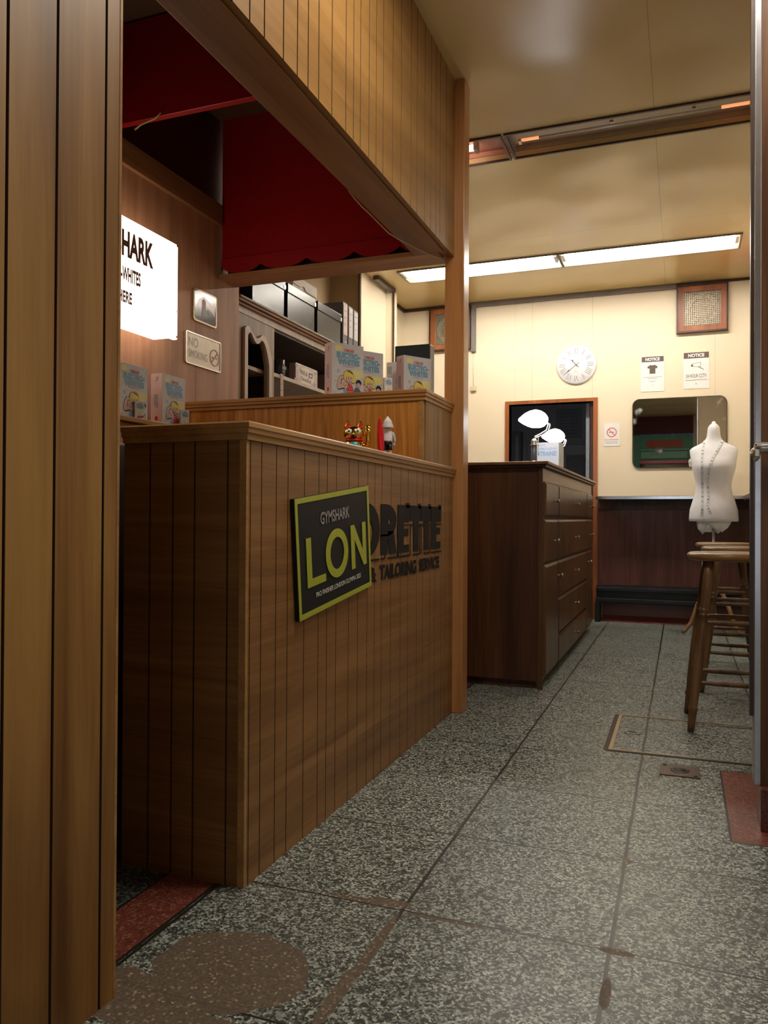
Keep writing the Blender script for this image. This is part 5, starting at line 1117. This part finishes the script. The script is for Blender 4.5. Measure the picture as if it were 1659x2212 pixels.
GS = 'wooden bar stools along the right side'
for i, (x, y, a, lab) in enumerate(((0.190, 3.545, 2, 'round wooden bar stool closest to the camera on the right'), (0.262, 4.33, -3, 'round wooden bar stool directly behind the closest one'), (0.245, 5.02, 4, 'round wooden bar stool farthest back, before the dress form'))):
    o = st if i == 0 else copy_tree(st)
    o.location = (x, y, 0); o.rotation_euler = (0, 0, math.radians(a)); tag(o, lab, 'stool', GS)

# ------------------------------------------------------------------ dress form
t = thing('dress_form', 'white tailor dress form torso on a wooden tripod stand behind the stools', 'mannequin', (0.222, 6.30, 0))
DX, DY = 0.222, 6.30
secs = [(.836, .168, .105, 0), (.86, .170, .108, 0), (.92, .165, .108, -.005), (.98, .148, .098, -.003), (1.04, .130, .088, 0), (1.09, .121, .082, 0), (1.13, .124, .085, -.004), (1.18, .136, .098, -.012), (1.225, .148, .112, -.022), (1.26, .152, .112, -.020), (1.30, .158, .100, -.010),
        (1.335, .164, .090, 0), (1.365, .166, .080, .004), (1.383, .150, .070, .008), (1.400, .118, .062, .010), (1.420, .080, .054, .012), (1.440, .058, .048, .012), (1.465, .048, .044, .008), (1.50, .044, .042, .004), (1.53, .040, .038, 0), (1.545, .032, .031, 0), (1.556, .022, .021, 0), (1.562, .014, .014, 0), (1.574, .012, .012, 0), (1.578, .004, .004, 0)]
b = B(); b.loft([(DX, DY + c, z, a, q) for z, a, q, c in secs], CLOTH, 40, 2.2); b.obj('torso', t)
def fsurf(x, z):
    for i in range(len(secs) - 1):
        if secs[i][0] <= z <= secs[i + 1][0]:
            u = (z - secs[i][0]) / (secs[i + 1][0] - secs[i][0]); a, q, c = [secs[i][k] + (secs[i + 1][k] - secs[i][k]) * u for k in (1, 2, 3)]
            v = min(0.98, abs((x - DX) / a)); return DY + c - q * (1 - v ** 2.2) ** (1 / 2.2)
    return DY
b = B()   # gathered cloth below the torso
ring = []
n = 48
for lvl, (z, k) in enumerate(((.837, 0.72), (.805, .66), (.780, .42))):
    r = []
    for j in range(n):
        a = 2 * PI * j / n; f = 1 + 0.10 * lvl * math.sin(a * 9 + lvl) * 0.6
        zz = z + (0.012 * math.sin(a * 5) - 0.02 * max(0, -math.sin(a * 1.0)) * 0 if lvl else 0) + (lvl * 0.015 * math.sin(a * 3 + 1))
        r.append(b.bm.verts.new((DX + 0.168 * k * f * math.cos(a), DY + 0.105 * k * f * math.sin(a), zz)))
    ring.append(r)
i0 = b.mi(CLOTH)
for l in range(2):
    for j in range(n):
        f = b.bm.faces.new((ring[l][j], ring[l][(j + 1) % n], ring[l + 1][(j + 1) % n], ring[l + 1][j])); f.smooth = True; f.material_index = i0
f = b.bm.faces.new(ring[-1]); f.material_index = i0
b.obj('gathered_hem', t)
b = B(); b.tube([(DX, DY, 0.80), (DX, DY, 0.36)], 0.011, ALU, 12); b.lathe([(0.016, 0.30), (0.024, 0.32), (0.024, 0.44), (0.015, 0.46)], W_STL, (DX, DY, 0), 20); b.obj('pole', t)
for k in range(3):
    a = math.radians(-90 + 62) + k * 2 * PI / 3 if False else (math.radians(205), math.radians(-35), math.radians(85))[k]
    c_, s_ = math.cos(a), math.sin(a)
    b = B(); b.tube([(DX + c_ * .01, DY + s_ * .01, .36), (DX + c_ * .06, DY + s_ * .06, .33), (DX + c_ * .12, DY + s_ * .12, .22), (DX + c_ * .17, DY + s_ * .17, .09), (DX + c_ * .215, DY + s_ * .215, .03), (DX + c_ * .235, DY + s_ * .235, .016)], [.012, .015, .016, .015, .014, .012], W_STS, 10); b.obj('leg', t)
# measuring tape round the neck
b = B(); i1 = b.mi(TAPE)
def ribbon(pts, wd=0.009):
    prev = None
    for k, (x, z) in enumerate(pts):
        y = fsurf(x, z) - 0.004
        a, c = b.bm.verts.new((x - wd, y - 0.0, z)), b.bm.verts.new((x + wd, y - 0.0, z))
        if prev:
            f = b.bm.faces.new((prev[0], prev[1], c, a)); f.material_index = i1
        prev = (a, c)
def lerp(L, n):
    out = []
    for i in range(len(L) - 1):
        for k in range(n): u = k / n; out.append((L[i][0] + (L[i + 1][0] - L[i][0]) * u, L[i][1] + (L[i + 1][1] - L[i][1]) * u))
    return out + [L[-1]]
L1 = lerp([(DX - 0.062, 1.435), (DX - 0.078, 1.36), (DX - 0.083, 1.27), (DX - 0.080, 1.15), (DX - 0.078, 1.05), (DX - 0.080, 0.95), (DX - 0.082, 0.875)], 6)
L2 = lerp([(DX + 0.058, 1.435), (DX + 0.030, 1.37), (DX - 0.01, 1.30), (DX - 0.035, 1.22), (DX - 0.042, 1.12), (DX - 0.038, 1.02), (DX - 0.045, 0.95), (DX - 0.022, 0.89)], 6)
ribbon(L1); ribbon(L2)
for L in (L1, L2):
    for k in range(2, len(L) - 1, 2):
        x, z = L[k]; y = fsurf(x, z) - 0.0055
        big = k % 6 == 2; hh = 0.011 if big else 0.003
        b.prism([(x - 0.004, z - hh), (x + 0.005, z - hh), (x + 0.005, z + hh * 0.5), (x - 0.004, z + hh * 0.5)], 0, INKG, (0, y, 0), XU, ZU)
tag(b.obj('measuring_tape'), 'white measuring tape with dark marks draped round the dress form neck', 'tape')

# ------------------------------------------------------------------ floor fittings
t = thing('floor_hatch', 'brass framed access hatch set into the terrazzo by the bar stools', 'hatch', (0.1, 3.28, 0))
b = B()
b.box(-0.250, 0.50, 3.000, 3.012, 0, 0.004, BRASS); b.box(-0.250, -0.236, 3.012, 3.545, 0, 0.004, BRASS); b.box(-0.250, 0.50, 3.545, 3.555, 0, 0.003, BRASS); b.box(-0.262, 0.50, 2.990, 2.999, 0, 0.002, INKD)
b.box(-0.268, -0.251, 2.999, 3.56, 0, 0.0015, flat('hatch_cement', (0.09, 0.065, 0.05), 0.8)); b.obj('frame', t)
b = B(); b.prism(ell(-0.178, 3.285, 0.035, 0.032, 20), 0.002, FLOOR, (0, 0, 0)); b.prism(ell(-0.182, 3.285, 0.020, 0.010, 16), 0.003, INKD, (0, 0, 0)); b.obj('lifting_ring', t)
t = thing('floor_plate', 'small brown metal plate with round hole screwed to the floor', 'plate', (0, 2.83, 0))
PB = flat('bronze_plate', (0.11, 0.075, 0.055), 0.45, 0.5)
b = B(); b.box(-0.066, 0.060, 2.775, 2.895, 0, 0.004, PB, 0.001); b.obj('plate', t)
b = B(); b.lathe([(0.030, 0.004), (0.030, 0.0055), (0.021, 0.006)], PB, (-0.003, 2.835, 0), 24); b.lathe([(0.020, 0.0052), (0.020, 0.0062), (0, 0.0063)], INKD, (-0.003, 2.835, 0), 20); b.obj('hole', t)
for x, y in ((-0.052, 2.882), (0.046, 2.788)):
    b = B(); b.lathe([(0.006, 0.004), (0.006, 0.0055), (0, 0.006)], INKD, (x, y, 0), 10); b.obj('screw', t)
